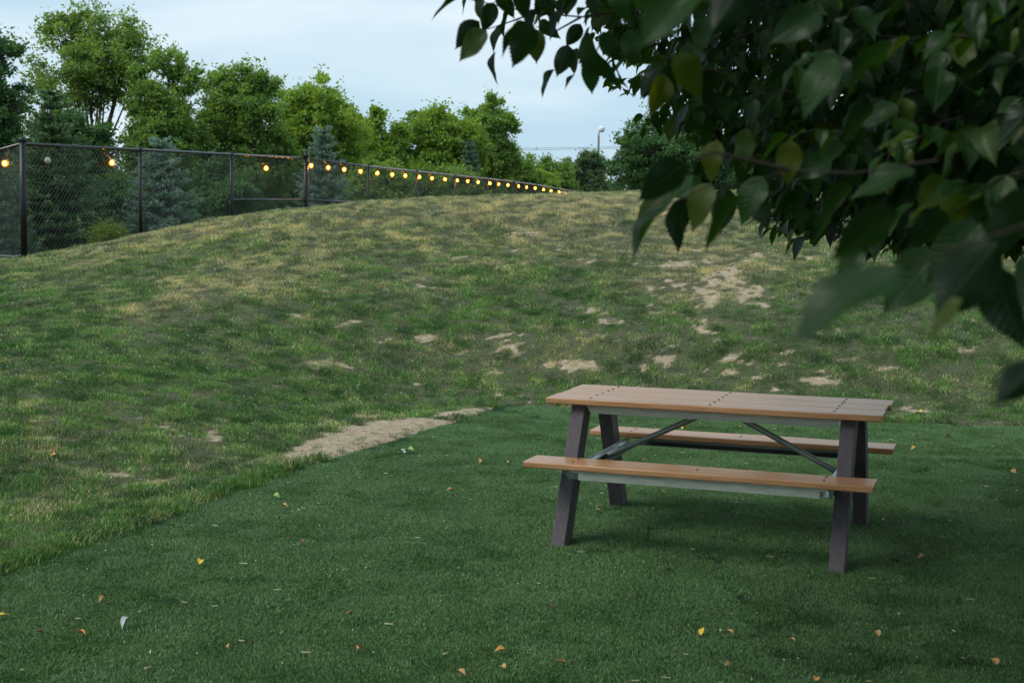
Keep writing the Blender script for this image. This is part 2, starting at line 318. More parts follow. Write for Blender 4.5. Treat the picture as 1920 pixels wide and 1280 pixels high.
def ground_material():
    m = bpy.data.materials.new('soil'); m.use_nodes = True; n = m.node_tree.nodes; l = m.node_tree.links; b = n['Principled BSDF']
    a = n.new('ShaderNodeAttribute'); a.attribute_name = 'dirt'
    g = n.new('ShaderNodeNewGeometry')
    def nzr(s, c0, c1, p0=.3, p1=.7):
        z = n.new('ShaderNodeTexNoise'); z.inputs['Scale'].default_value = s; z.inputs['Detail'].default_value = 6; z.inputs['Roughness'].default_value = .65
        l.new(g.outputs['Position'], z.inputs['Vector'])
        r = n.new('ShaderNodeValToRGB'); r.color_ramp.elements[0].position = p0; r.color_ramp.elements[1].position = p1
        r.color_ramp.elements[0].color = (*c0, 1); r.color_ramp.elements[1].color = (*c1, 1); l.new(z.outputs[0], r.inputs[0]); return r.outputs[0], z.outputs[0]
    soil, zs = nzr(16, (.22, .165, .105), (.47, .385, .27)); thatch, _ = nzr(75, (.022, .038, .014), (.15, .15, .085), .38, .66)
    x = n.new('ShaderNodeMix'); x.data_type = 'RGBA'; z9 = n.new('ShaderNodeTexNoise'); z9.inputs['Scale'].default_value = 24; z9.inputs['Detail'].default_value = 7; z9.inputs['Roughness'].default_value = .75; l.new(g.outputs['Position'], z9.inputs['Vector'])
    ma = n.new('ShaderNodeMath'); ma.operation = 'MULTIPLY_ADD'; l.new(z9.outputs[0], ma.inputs[0]); ma.inputs[1].default_value = 2.2; ma.inputs[2].default_value = -1.45
    mb_ = n.new('ShaderNodeMath'); mb_.operation = 'ADD'; l.new(ma.outputs[0], mb_.inputs[0]); l.new(a.outputs['Fac'], mb_.inputs[1])
    mc = n.new('ShaderNodeMath'); mc.operation = 'MULTIPLY'; mc.use_clamp = True; l.new(mb_.outputs[0], mc.inputs[0]); mc.inputs[1].default_value = 3.0
    l.new(mc.outputs[0], x.inputs[0]); l.new(thatch, x.inputs[6]); l.new(soil, x.inputs[7]); l.new(x.outputs[2], b.inputs['Base Color'])
    b.inputs['Roughness'].default_value = .95; b.inputs['Specular IOR Level'].default_value = .15
    z = n.new('ShaderNodeTexNoise'); z.inputs['Scale'].default_value = 45; z.inputs['Detail'].default_value = 6; l.new(g.outputs['Position'], z.inputs['Vector'])
    bp = n.new('ShaderNodeBump'); bp.inputs['Strength'].default_value = .7; bp.inputs['Distance'].default_value = .012; l.new(z.outputs[0], bp.inputs['Height']); l.new(bp.outputs[0], b.inputs['Normal'])
    return m
tag(link('ground', gm, ground_material()), 'grassy mound with bare tan soil showing through behind the turf', 'ground', kind='structure')

# artificial turf: backing sheet, cut to the boundary
tb = MB(); nE = len(TURF)
tb.v = [(x, y, 0) for x, y in TURF] + [(x, y, -.012) for x, y in TURF]
tb.f = [tuple(range(nE)), tuple(reversed(range(nE, 2*nE)))] + [(i, nE+i, nE+(i+1) % nE, (i+1) % nE) for i in range(nE)]
tag(tb.build('turf', mat('turf_backing', (.010, .028, .012), .9, spec=.1, var=(.02, .05, .022), scale=30)), 'flat artificial turf beside the mound', 'turf', kind='structure')

# ------------------------------------------------------------------ grass
src = bpy.data.collections.new('blade_sources')            # not linked to the scene: only instanced
def tuft_mesh(name, n, rad, h0, h1, wd, lean, seed, comb=0, spiky=False):
    r = np.random.default_rng(seed)
    rr = rad*np.sqrt(r.random(n)); th = r.random(n)*2*math.pi
    bx, by = rr*np.cos(th), rr*np.sin(th); h = h0 + (h1-h0)*r.random(n)**1.4
    la = r.random(n)*2*math.pi; ln = lean*(.25+r.random(n))
    dx = ln*np.cos(la)+comb; dy = ln*np.sin(la)
    fa = r.random(n)*math.pi; wx, wy = np.cos(fa)*wd/2*(.6+.8*r.random(n)), np.sin(fa)*wd/2*(.6+.8*r.random(n))
    z = np.zeros(n)
    V = np.stack([np.stack([bx-wx, by-wy, z-.004], 1), np.stack([bx+wx, by+wy, z-.004], 1),
                  np.stack([bx-wx*.8+dx*h*.4, by-wy*.8+dy*h*.4, h*.62], 1), np.stack([bx+wx*.8+dx*h*.4, by+wy*.8+dy*h*.4, h*.62], 1),
                  np.stack([bx+dx*h, by+dy*h, h*(1-.25*np.minimum(ln, 1.5))], 1)], 1).reshape(-1, 3)
    b = np.arange(n)*5
    F = np.concatenate([np.stack([b, b+1, b+3], 1), np.stack([b, b+3, b+2], 1), np.stack([b+2, b+3, b+4], 1)])
    return np_mesh(name, V, F, {'rnd': np.repeat(r.random(n), 5)})
def scatter(name, pts, rot, scl, idx, dry, sources, mat_, label, cat, tone=None):
    """one object: a cloud of points with a tuft instanced on each"""
    col = bpy.data.collections.new(name+'_sources')
    for k, me in enumerate(sources):
        me.materials.append(mat_); o = bpy.data.objects.new('%s_tuft_%02d' % (name, k), me); col.objects.link(o)
    me = bpy.data.meshes.new(name); me.vertices.add(len(pts)); me.vertices.foreach_set('co', np.asarray(pts, np.float32).ravel())
    a = me.attributes.new('rot', 'FLOAT_VECTOR', 'POINT'); a.data.foreach_set('vector', np.asarray(rot, np.float32).ravel())
    for nm, v in (('scl', scl), ('dry', dry), ('tone', tone if tone is not None else np.full(len(pts), .5))):
        a = me.attributes.new(nm, 'FLOAT', 'POINT'); a.data.foreach_set('value', np.asarray(v, np.float32))
    a = me.attributes.new('idx', 'INT', 'POINT'); a.data.foreach_set('value', np.asarray(idx, np.int32))
    me.update(); o = bpy.data.objects.new(name, me); S.collection.objects.link(o); me.materials.append(mat_)
    g = bpy.data.node_groups.new(name, 'GeometryNodeTree'); g.interface.new_socket('Geometry', in_out='INPUT', socket_type='NodeSocketGeometry'); g.interface.new_socket('Geometry', in_out='OUTPUT', socket_type='NodeSocketGeometry')
    n = g.nodes; l = g.links; gi = n.new('NodeGroupInput'); go = n.new('NodeGroupOutput')
    ip = n.new('GeometryNodeInstanceOnPoints'); ci = n.new('GeometryNodeCollectionInfo'); ci.inputs['Collection'].default_value = col
    ci.inputs['Separate Children'].default_value = True; ci.inputs['Reset Children'].default_value = True; ip.inputs['Pick Instance'].default_value = True
    def na(nm, ty):
        q = n.new('GeometryNodeInputNamedAttribute'); q.data_type = ty; q.inputs[0].default_value = nm; return q.outputs[0]
    l.new(gi.outputs[0], ip.inputs['Points']); l.new(ci.outputs[0], ip.inputs['Instance']); l.new(na('idx', 'INT'), ip.inputs['Instance Index'])
    l.new(na('rot', 'FLOAT_VECTOR'), ip.inputs['Rotation']); l.new(na('scl', 'FLOAT'), ip.inputs['Scale']); l.new(ip.outputs[0], go.inputs[0])
    md = o.modifiers.new('scatter', 'NODES'); md.node_group = g
    return tag(o, label, cat, kind='stuff')
def surf_rot(x, y, yaw):
    e_ = .05; zx = (hill(x+e_, y)-hill(x-e_, y))/(2*e_); zy = (hill(x, y+e_)-hill(x, y-e_))/(2*e_)
    zx = np.clip(zx, -.5, .5)*.8; zy = np.clip(zy, -.5, .5)*.8
    # tilt about x by atan(zy), about y by -atan(zx) composed with the yaw: rotate the slope into the yawed frame
    c, s = np.cos(yaw), np.sin(yaw); ax = c*zx + s*zy; ay = -s*zx + c*zy
    return np.stack([np.arctan(ay), -np.arctan(ax), yaw], 1)

# turf pile
A = 110; s_ = .135
tx_, ty_ = np.meshgrid(np.arange(-4, 7.6, s_), np.arange(4.3, 13.5, s_)); tx_ = tx_.ravel(); ty_ = ty_.ravel()
tx_ = tx_ + (rng.random(len(tx_))-.5)*s_; ty_ = ty_ + (rng.random(len(ty_))-.5)*s_
k = inside(tx_, ty_) & (edge_dist(tx_, ty_, EDGE) > .07) & (np.abs(tx_) < .42*ty_+1.8); tx_, ty_ = tx_[k], ty_[k]
# edge tiles, small, so the pile reaches the boundary
yaw = fbm(tx_*.6, ty_*.6, 77)*3.0 + (rng.random(len(tx_))-.5)*4.5
turf_mat = foliage_mat('turf_pile', (.028, .090, .026), (.135, .272, .086), third=(.42, .52, .27), trans=.12, rough=.45, gloss=.35, wscale=(1.2, (.88, .90, .90), (1.1, 1.08, 1.06)))
scatter('turf_pile', np.stack([tx_, ty_, np.zeros(len(tx_))], 1), np.stack([0*yaw, 0*yaw, yaw], 1), .8+.45*fbm(tx_*1.3, ty_*1.3, 5), rng.integers(0, 5, len(tx_)), 0*yaw,
        [tuft_mesh('turf_patch', 1300, .125, .008, .018, .0019, .8, 100+k, comb=.55) for k in range(5)], turf_mat,
        'short dense green artificial turf pile', 'turf')

# hill grass
def sample(n, x0, x1, y0, y1):
    return x0+(x1-x0)*rng.random(n), y0+(y1-y0)*rng.random(n)
def vis(x, y, m=1.9): return (np.abs(x) < .40*y + m)
pts = []
for (y0, y1, dens) in ((4, 9, 420), (9, 13, 340), (13, 18, 240), (18, 26, 190)):
    x0, x1 = -.4*y1-2, .4*y1+2
    n_ = int((x1-x0)*(y1-y0)*dens); x, y = sample(n_, x0, x1, y0, y1)
    k = vis(x, y) & ~inside(x, y); pts.append(np.stack([x[k], y[k]], 1))
# longer overhanging grass along the turf edge
seg = rng.random(2600)*.985; ei = np.interp(seg, np.linspace(0, 1, 200), np.linspace(0, 1, 200))
cum = np.concatenate([[0], np.cumsum(np.hypot(*np.diff(EDGE, axis=0).T))]); L_left = cum[6]
pl = np.sort(rng.random(1500))*(L_left-1.5)+1.5
exx = np.interp(pl, cum, EDGE[:, 0]) + rng.normal(-.045, .045, len(pl)); eyy = np.interp(pl, cum, EDGE[:, 1]) + rng.normal(.01, .04, len(pl))
G = np.concatenate(pts); gxx, gyy = G[:, 0], G[:, 1]; gzz = hill(gxx, gyy)
D, Y_ = ground_state(np.stack([gxx, gyy, gzz], 1))
ed = edge_dist(gxx, gyy, EDGE)
keep = rng.random(len(gxx)) > (D*1.0 - .09)
keep &= ~((rng.random(len(gxx)) < .35*smooth(.5, .62, fbm(gxx*6, gyy*4, 60, 2))))
gxx, gyy, gzz, D, Y_ = [a[keep] for a in (gxx, gyy, gzz, D, Y_)]
lush = .45*fbm(gxx*1.1, gyy*.9, 51, 3)+.55*np.clip((fbm(gxx*4.2, gyy*3.2, 57, 3)-.5)*2.2+.5, 0, 1)
scl = (.42+.85*lush)*(.75+.5*rng.random(len(gxx)))*(1-.45*D) * (1 + .25*smooth(16, 22, gyy))
tone = np.clip((fbm(gxx*7.5, gyy*5.0, 81, 3)-.5)*3.6+.55 + rng.normal(size=len(gxx))*.22, 0, 1)
Y_ = np.clip(Y_ + rng.normal(size=len(gxx))*.20, .02, .95)
grass_mat = foliage_mat('grass_blades', (.028, .105, .026), (.120, .305, .078), third=(.34, .50, .26), trans=.3, rough=.5, gloss=.3,  # third: a few pale blades, highlights painted into the colour
                        dry=((.29, .26, .19), (.70, .64, .51)), wscale=(1.1, (.72, .80, .84), (1.2, 1.15, 1.05)))
srcs = [tuft_mesh('grass_clump', 62, .080, .018, .050, .0037, .8, 200+k) for k in range(5)] + [tuft_mesh('grass_clump', 34, .06, .025, .070, .0034, .6, 230+k) for k in range(2)]
idx = np.where(rng.random(len(gxx)) < .12, rng.integers(5, 7, len(gxx)), rng.integers(0, 5, len(gxx)))
scatter('grass', np.stack([gxx, gyy, gzz-.004], 1), surf_rot(gxx, gyy, rng.random(len(gxx))*6.28), scl, idx, Y_, srcs, grass_mat,
        'patchy green and dry tan grass covering the mound', 'grass', tone=tone)
ek = fbm(pl*1.4, 0*pl, 90, 3) > .40 ; ek &= rng.random(len(pl)) < np.where((pl > 7.8) & (pl < 10.8), .16, np.where(pl > 10.8, .5, 1))
exx, eyy, pk = exx[ek], eyy[ek], pl[ek]; sc_e = .75+.75*fbm(pk*2.3, 0*pk, 94, 2) ; sc_e = sc_e*np.where(pk > 8.5, .62, 1)
scatter('edge_grass', np.stack([exx, eyy, np.maximum(hill(exx, eyy), 0)-.004], 1), np.stack([0*exx, 0*exx, rng.random(len(exx))*6.28], 1), sc_e, rng.integers(0, 4, len(exx)), .06+0*exx,
        [tuft_mesh('edge_clump', 34, .05, .022, .060, .004, .9, 300+k) for k in range(4)], grass_mat, 'longer green grass fringe overhanging the left turf edge', 'grass')

# clover heads
n_ = 5200; x, y = sample(n_, -9, 9.5, 7, 25); k = vis(x, y, .3) & ~inside(x, y) & (edge_dist(x, y) > .6)
k &= fbm(x*.9, y*.7, 70, 3) > .52; x, y = x[k], y[k]; z = hill(x, y)+.035+.025*rng.random(len(x))
oc = np.array([(1, 0, 0), (-1, 0, 0), (0, 1, 0), (0, -1, 0), (0, 0, 1), (0, 0, -1)], float)*.0054
of = np.array([(0, 2, 4), (2, 1, 4), (1, 3, 4), (3, 0, 4), (2, 0, 5), (1, 2, 5), (3, 1, 5), (0, 3, 5)])
V = (oc[None]*(.6+.9*rng.random((len(x), 1, 1))) + np.stack([x, y, z], 1)[:, None]).reshape(-1, 3); Fc = (of[None]+6*np.arange(len(x))[:, None, None]).reshape(-1, 3)
tag(link('clover_flowers', np_mesh('clover_flowers', V, Fc), mat('clover_white', (.55, .58, .47), .8)), 'tiny white clover heads dotted over the mound grass', 'flowers', kind='stuff')

# crumbs and small stones on the bare soil
x, y = sample(60000, -4, 6, 8, 21); k = ~inside(x, y) & vis(x, y, .3); x, y = x[k], y[k]; z = hill(x, y); D_, _y = ground_state(np.stack([x, y, z], 1)); k = (D_ > .75) & (rng.random(len(x)) < .8); x, y, z = x[k], y[k], z[k]
sc_ = (.3+1.6*rng.random((len(x), 1, 1))**3); V = (oc[None]*1.25*sc_*(.6+.8*rng.random((len(x), 6, 3)))*np.array([1, 1, .7]) + np.stack([x, y, z+.001], 1)[:, None]).reshape(-1, 3); Fc = (of[None]+6*np.arange(len(x))[:, None, None]).reshape(-1, 3)
tag(link('soil_crumbs', np_mesh('soil_crumbs', V, Fc), mat('crumbs', (.22, .17, .12), .95, var=(.50, .43, .33), scale=30)), 'crumbs and small stones lying on the bare soil patches', 'stones', kind='stuff')

# ------------------------------------------------------------------ picnic table
def picnic_table():
    t = empty('picnic_table', (1.161, 7.648, .012), -.343)
    tag(t, 'brown slatted picnic table with attached benches standing on the green turf', 'picnic table')
    plank = mat('composite_plank', (.33, .155, .064), .30, spec=.5, var=(.58, .32, .155), scale=3.2, bump=.05, bscale=16, stretch=(1.2, 26, 26), detail=7)
    post = mat('dark_post', (.058, .047, .054), .5, spec=.4, var=(.105, .088, .098), scale=3.5, bump=.5, bscale=14, stretch=(22, 22, 2))
    galv = mat('galvanised_steel', (.36, .42, .40), .38, metal=.75, var=(.52, .57, .53), scale=14, bump=.12, bscale=60)
    rail = mat('weathered_rail', (.30, .34, .28), .5, metal=.35, var=(.46, .49, .40), scale=9, bump=.2, bscale=50, stretch=(1, 6, 6))
    pipe = mat('dull_pipe', (.22, .235, .21), .45, metal=.35, var=(.36, .37, .32), scale=11)
    bolt = mat('dark_bolt', (.085, .070, .065), .35, metal=.6)
    H, TH = .738, .033
    def bolts(parent, spots, z):
        for (u, v) in spots:
            b = MB(); b.lathe([(.0078, -.002), (.0078, .0012), (.0060, .0032), (.003, .0042)], (u, v, z), 12); b.build('bolt', bolt, parent, smooth=True)
    def plank_mesh(mb, u0, u1, v0, v1, z1, th):
        # gentle end wear and rounded arris through many sections
        r_ = .006; prof = [(v0, z1-th+r_), (v0+r_*.4, z1-th+r_*.2), (v0+r_, z1-th), (v1-r_, z1-th), (v1-r_*.4, z1-th+r_*.2), (v1, z1-th+r_), (v1, z1-r_), (v1-r_*.4, z1-r_*.25), (v1-r_, z1), (v0+r_, z1), (v0+r_*.4, z1-r_*.25), (v0, z1-r_)]
        us = [u0, u0+.004] + list(np.linspace(u0+.1, u1-.1, 9)) + [u1-.004, u1]; V = []; n = len(prof); cv, cz = (v0+v1)/2, z1-th/2
        for i, u in enumerate(us):
            sh = .985 if i in (0, len(us)-1) else 1
            for (v, z) in prof: V.append((u, cv+(v-cv)*sh, cz+(z-cz)*(.9 if sh < 1 else 1)+.0008*math.sin(u*5+v*9)))
        Fq = [(i*n+j, i*n+(j+1) % n, (i+1)*n+(j+1) % n, (i+1)*n+j) for i in range(len(us)-1) for j in range(n)]
        Fq += [tuple(range(n)), tuple((len(us)-1)*n+j for j in reversed(range(n)))]
        mb.add(V, Fq)
    m = MB()
    for k, (a, b, e0, e1) in enumerate(((-.357, -.1225, 0, 0), (-.117, .1175, .006, -.008), (.123, .357, -.003, .005))):
        plank_mesh(m, -.902+e0, .902+e1, a, b, .75, TH)
    top = m.build('tabletop', plank, t)
    bolts(top, [(u, v) for u in (-.665, 0, .654) for v in (-.28, -.165, -.045, .075, .175, .29)], .75)
    for s in (-1, 1):
        m = MB(); v0, v1 = sorted((s*.734, s*.505)); plank_mesh(m, -.90, .90, v0, v1, .452, TH)
        st = m.build('seat', plank, t); bolts(st, [(u, s*v) for u in (-.65, .655) for v in (.555, .655)] + [(.01, s*.62)], .452)
    # legs
    for su in (-1, 1):
        for sv in (-1, 1):
            m = MB(); u0, u1 = sorted((su*.690, su*.768))
            P_ = []
            for (vo, vi, z) in ((.658, .520, -.012), (.300, .166, .7165)):
                P_ += [(u0, sv*vo, z), (u1, sv*vo, z), (u1, sv*vi, z), (u0, sv*vi, z)]
            m.hexa(P_); lg = m.build('leg', post, t, bevel=.005)
            # carriage bolts on the outer and inner faces
    # top rails just under the planks, between the legs
    for s in (-1, 1):
        m = MB(); v = s*.300; th_ = .004
        v0, v1 = sorted((v, v-s*th_)); zb, zt = .668, .7165
        a, b = -.688, .688
        m.hexa([(a+.028, v0, zb), (b-.028, v0, zb), (b-.028, v1, zb), (a+.028, v1, zb), (a, v0, zt), (b, v0, zt), (b, v1, zt), (a, v1, zt)])
        w0, w1 = sorted((v-s*(th_+.0005), v-s*.045)); m.box((a+.03, w0, zb), (b-.03, w1, zb+.004)); m.box((a+.002, w0, zt-.004), (b-.002, w1, zt-.0005))
        m.build('top_rail', rail, t, bevel=.001)
        # seat rails
        m = MB(); v = s*.716; v0, v1 = sorted((v, v-s*.004))
        m.box((-.600, v0, .370), (.645, v1, .4085)); w0, w1 = sorted((v-s*.0045, v-s*.16))
        m.box((-.640, min(v1, v0)-.003 if s < 0 else w0, .409), (.685, w1 if s < 0 else max(v0, v1)+.003, .4188)); m.box((-.6, w0, .370), (.645, w1, .374))
        m.build('seat_rail', rail, t, bevel=.001)
    # cross members between front and rear seats, inside the legs
    for su in (-1, 1):
        m = MB(); ua, ub = sorted((su*.688, su*.684)); uc, ud = sorted((su*.6835, su*.645))
        m.hexa([(ua, -.60, .345), (ub, -.60, .345), (ub, .60, .345), (ua, .60, .345), (ua, -.70, .4085), (ub, -.70, .4085), (ub, .70, .4085), (ua, .70, .4085)])
        m.box((uc, -.50, .3985), (ud, .50, .4025)); m.box((uc, -.56, .345), (ud, .56, .349))
        m.build('cross_member', galv, t, bevel=.001)
    for su in (-1, 1):
        m = MB(); m.tube([(su*.03, 0, .7), (su*.10, 0, .655), (su*.63, 0, .395), (su*.68, 0, .372)], [.014, .0165, .0165, .013], 12)
        m.build('brace', pipe, t, smooth=True)
        m = MB(); m.box((su*.012-.006, -.03, .668), (su*.012+.006, .03, .7165)); m.build('brace_bracket', galv, t, bevel=.001)
    m = MB(); m.box((-.03, -.29, .708), (.03, .29, .7165)); m.build('centre_batten', rail, t, bevel=.001)
    return t
picnic_table()

# ------------------------------------------------------------------ fence
FP = [(-12.2, 27.6), (-9.75, 24.4), (-7.5, 21.3), (-6.46, 24.1), (-5.45, 26.9), (-4.43, 29.7), (-3.54, 33.8), (-2.65, 37.9), (-1.77, 42.0), (-.89, 46.1), (-.01, 50.2), (.88, 54.3), (1.76, 58.5), (2.64, 62.6), (3.53, 66.8), (4.6, 71)]
TOPY = {2: 270, 3: 281, 4: 290, 5: 297, 6: 312, 7: 321.5, 8: 329, 9: 335, 10: 340.5, 11: 346.5, 12: 353, 13: 358, 14: 364, 15: 371}
def rail_z(k):
    if k in TOPY:
        x = 960 + FP[k][0]/FP[k][1]*F_PX
        return at(x, TOPY[k], FP[k][1])[2]
    return {0: 2.45, 1: 2.70}[k]
TOP = [np.array([x, y, rail_z(k)]) for k, (x, y) in enumerate(FP)]
black = mat('black_coated_steel', (.008, .010, .010), .38, metal=0, spec=.35)
wirem = mat('black_vinyl_wire', (.036, .052, .046), .4, spec=.5)
def fence():
    f = empty('chain_link_fence', (-7.5, 21.3, gz(-7.5, 21.3)))
    tag(f, 'black chain link fence running behind the mound with a top rail', 'fence')
    O = np.array(f.location); bases = []
    for k, T in enumerate(TOP):
        g0 = gz(T[0], T[1]); bases.append(g0)
        thick = k in (2, 5); r = .05 if thick else .032; m = MB()
        m.tube([(T[0]-O[0], T[1]-O[1], g0-.25-O[2]), (T[0]-O[0], T[1]-O[1], T[2]+(.05 if thick else .0)-O[2])], r, 12)
        p = m.build('post', black, f, smooth=False)
        for pl_ in p.data.polygons: pl_.use_smooth = len(pl_.vertices) == 4
        c = MB(); z0 = T[2]+(.05 if thick else .005)-O[2]
        c.lathe([(r*1.12, -.02), (r*1.15, .015), (r*.9, .04), (r*.4, .055)], (T[0]-O[0], T[1]-O[1], z0), 12); c.build('post_cap', black, p, smooth=True)
    railm = mat('glossy_black_rail', (.012, .015, .016), .2, spec=.9)
    def sagline(A, B, n=2): return [A+(B-A)*i/n for i in range(n+1)]
    for a, b in ((0, 2), (2, 5), (5, 15)):
        m = MB(); m.tube([TOP[i]-O for i in range(a, b+1)], .026, 12); m.build('top_rail', railm, f, smooth=True)
    greyrail = mat('worn_rail', (.06, .07, .07), .3, spec=.7, metal=.5)
    for a, b, ya, yb in ((4, 5, 374.5, 375), (5, 6, 375, 380)):
        m = MB(); q = [at(960+FP[k][0]/FP[k][1]*F_PX, yy, FP[k][1])-O for k, yy in ((a, ya), (b, yb))]; m.tube(q, .026, 10); m.build('mid_rail', greyrail, f, smooth=True)
    m = MB(); pp = []
    for i in range(9):
        t_ = i/8; x = FP[1][0]*(1-t_)+FP[2][0]*t_; y = FP[1][1]*(1-t_)+FP[2][1]*t_; pp.append(np.array([x, y, gz(x, y)+.05])-O)
    m.tube(pp, .022, 8); m.build('bottom_rail', greyrail, f, smooth=True)
    # woven wire: diagonals between ground line and rail, one mesh per bay
    for k in range(len(TOP)-1):
        A, B = TOP[k], TOP[k+1]; Ln = math.hypot(B[0]-A[0], B[1]-A[1]); H_ = 1.9; u = np.array([(B[0]-A[0])/Ln, (B[1]-A[1])/Ln])
        step = .09 if k < 6 else .10; wr = .0030
        ss = np.linspace(0, Ln, 25); gl = hill(A[0]+u[0]*ss, A[1]+u[1]*ss)
        seg0 = []; seg1 = []
        for sgn in (1, -1):
            c0 = np.arange(-H_, Ln+H_, step)
            for c in c0:                       # line: s = c + sgn*h, h from 0 (rail) downwards
                h = np.linspace(0, H_, 9); s = c + sgn*h*.9
                zt = A[2] + (B[2]-A[2])*np.clip(s/Ln, 0, 1); z = zt - h; g = np.interp(s, ss, gl)
                ok = (s >= 0) & (s <= Ln) & (z >= g+.01)
                # clip ends exactly
                hs = h[ok]
                if len(hs) < 1: continue
                lo, hi = hs[0], hs[-1]
                s_lo, s_hi = c+sgn*lo*.9, c+sgn*hi*.9
                # extend to the bay's sides
                if lo > 0: lo2 = ((0 if sgn > 0 else Ln)-c)/(sgn*.9); lo = min(lo, max(lo2, 0))
                if hi < H_:
                    hi2 = ((Ln if sgn > 0 else 0)-c)/(sgn*.9); hi3 = hi+H_/8; hi = min(hi2, hi3) if hi2 > hi else hi
                s0, s1 = c+sgn*lo*.9, c+sgn*hi*.9; off = .004*sgn
                z0 = A[2]+(B[2]-A[2])*s0/Ln-lo; z1 = A[2]+(B[2]-A[2])*s1/Ln-hi
                seg0.append((A[0]+u[0]*s0-u[1]*off, A[1]+u[1]*s0+u[0]*off, z0)); seg1.append((A[0]+u[0]*s1-u[1]*off, A[1]+u[1]*s1+u[0]*off, z1))
        a_, b_ = np.array(seg0)-O, np.array(seg1)-O; n_ = len(a_)
        d = b_-a_; d /= np.linalg.norm(d, axis=1)[:, None]; nrm = np.array([-u[1], u[0], 0]); e1 = np.cross(d, nrm); rings = []
        for p_ in (a_, b_):
            for q in (0, 2.094, 4.189): rings.append(p_ + wr*(math.cos(q)*e1 + math.sin(q)*nrm))
        V = np.stack(rings, 1).reshape(-1, 3); b6 = np.arange(n_)*6
        Fq = np.concatenate([np.stack([b6+i, b6+(i+1) % 3, b6+3+(i+1) % 3, b6+3+i], 1) for i in range(3)])
        link('wire_mesh', np_mesh('wire_mesh', V, Fq), wirem, f)
    return f
fence()

# string lights
def string_lights():
    cordm = mat('black_cord', (.012, .012, .012), .5); sock = mat('black_socket', (.02, .018, .016), .4)
    glow = bpy.data.materials.new('lit_bulb'); glow.use_nodes = True; b = glow.node_tree.nodes['Principled BSDF']
    b.inputs['Base Color'].default_value = (1, .6, .2, 1); b.inputs['Emission Color'].default_value = (1, .33, .016, 1); b.inputs['Emission Strength'].default_value = 80
    halo_globe = bpy.data.materials.new('bulb_halo'); halo_globe.use_nodes = True; gn = halo_globe.node_tree.nodes; gl_ = halo_globe.node_tree.links
    em = gn.new('ShaderNodeEmission'); em.inputs[0].default_value = (1, .26, .010, 1); em.inputs[1].default_value = 2.6; tr_ = gn.new('ShaderNodeBsdfTransparent'); ms = gn.new('ShaderNodeMixShader'); ms.inputs[0].default_value = .38  # see-through glow stands in for the halo around a lit bulb
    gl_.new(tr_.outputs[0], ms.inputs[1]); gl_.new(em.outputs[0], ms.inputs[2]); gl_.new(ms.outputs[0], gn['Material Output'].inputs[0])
    pale = mat('unlit_bulb', (.50, .46, .32), .2)
    t = empty('string_lights', (-4.43, 29.7, 3)); O = np.array(t.location)
    tag(t, 'string of round amber bulbs glowing along the fence top rail', 'string lights')
    xs = [(14, 0, 1), (84, 0, 0), (204, 0, 1), (492, 0, 1)] + [(x, 0, 1) for x in (576, 608, 638, 668.5, 700, 728, 752.5, 779, 802.5, 827, 850, 869.5, 889, 911, 927.5, 945, 965, 980, 996, 1012, 1026, 1041, 1054, 1067, 1080, 1092, 1103)]
    cable = []; prev = None
    for (px, _, lit) in xs:
        # where this sight line meets the fence run
        best = None
        for k in range(len(TOP)-1):
            A, B = TOP[k], TOP[k+1]; qa, qb = 960+A[0]/A[1]*F_PX, 960+B[0]/B[1]*F_PX
            if (qa-px)*(qb-px) <= 0 and (k >= 2 or px < 42) and (px > 42 or k == 1):
                s = (px-960)/F_PX; den = (B[0]-A[0]) - s*(B[1]-A[1]); t_ = (s*A[1]-A[0])/den; best = A+(B-A)*t_
        if best is None: continue
        P = best + np.array([.07, -.03, 0]) if px > 42 else best + np.array([0, -.07, 0])
        drop = .26 if px < 560 else .17
        hang = P - np.array([0, 0, drop-.10])
        cable.append((best, hang)); Q = hang-O
        m = MB(); m.lathe([(.008, -.020), (.034, -.006), (.050, .024), (.048, .050), (.030, .076), (.012, .090)], tuple(Q-np.array([0, 0, .115])), 12)  # outline drawn wider than a real bulb, to carry the glow halo
        bo = m.build('bulb', halo_globe if lit else pale, t, smooth=True)
        if lit:
            m = MB(); m.lathe([(.006, .002), (.022, .014), (.026, .036), (.020, .058), (.008, .070)], tuple(Q-np.array([0, 0, .115])), 10); m.build('filament', glow, bo, smooth=True)
        if not lit: bo['label'] = 'pale bulb that is not glowing'
        m = MB(); m.lathe([(.014, 0), (.017, .012), (.015, .045), (.006, .052)], tuple(Q-np.array([0, 0, .040])), 8); m.build('socket', sock, bo, smooth=True)
    pts_ = []
    for i, (bst, hg) in enumerate(cable):
        pts_.append(hg-O)
        if i+1 < len(cable):
            nb, nh = cable[i+1]; d_ = np.linalg.norm(nh-hg); nn = max(2, int(d_/1.2))
            for j in range(1, nn*2):
                q = j/(nn*2); p_ = bst*(1-q)+nb*q + np.array([.05, -.03, 0]); p_[2] -= (.02 if j % 2 == 0 or nn == 2 else .10); pts_.append(p_-O)
    m = MB(); m.tube(pts_, .0055, 6); m.build('cord', cordm, t, smooth=True)
string_lights()

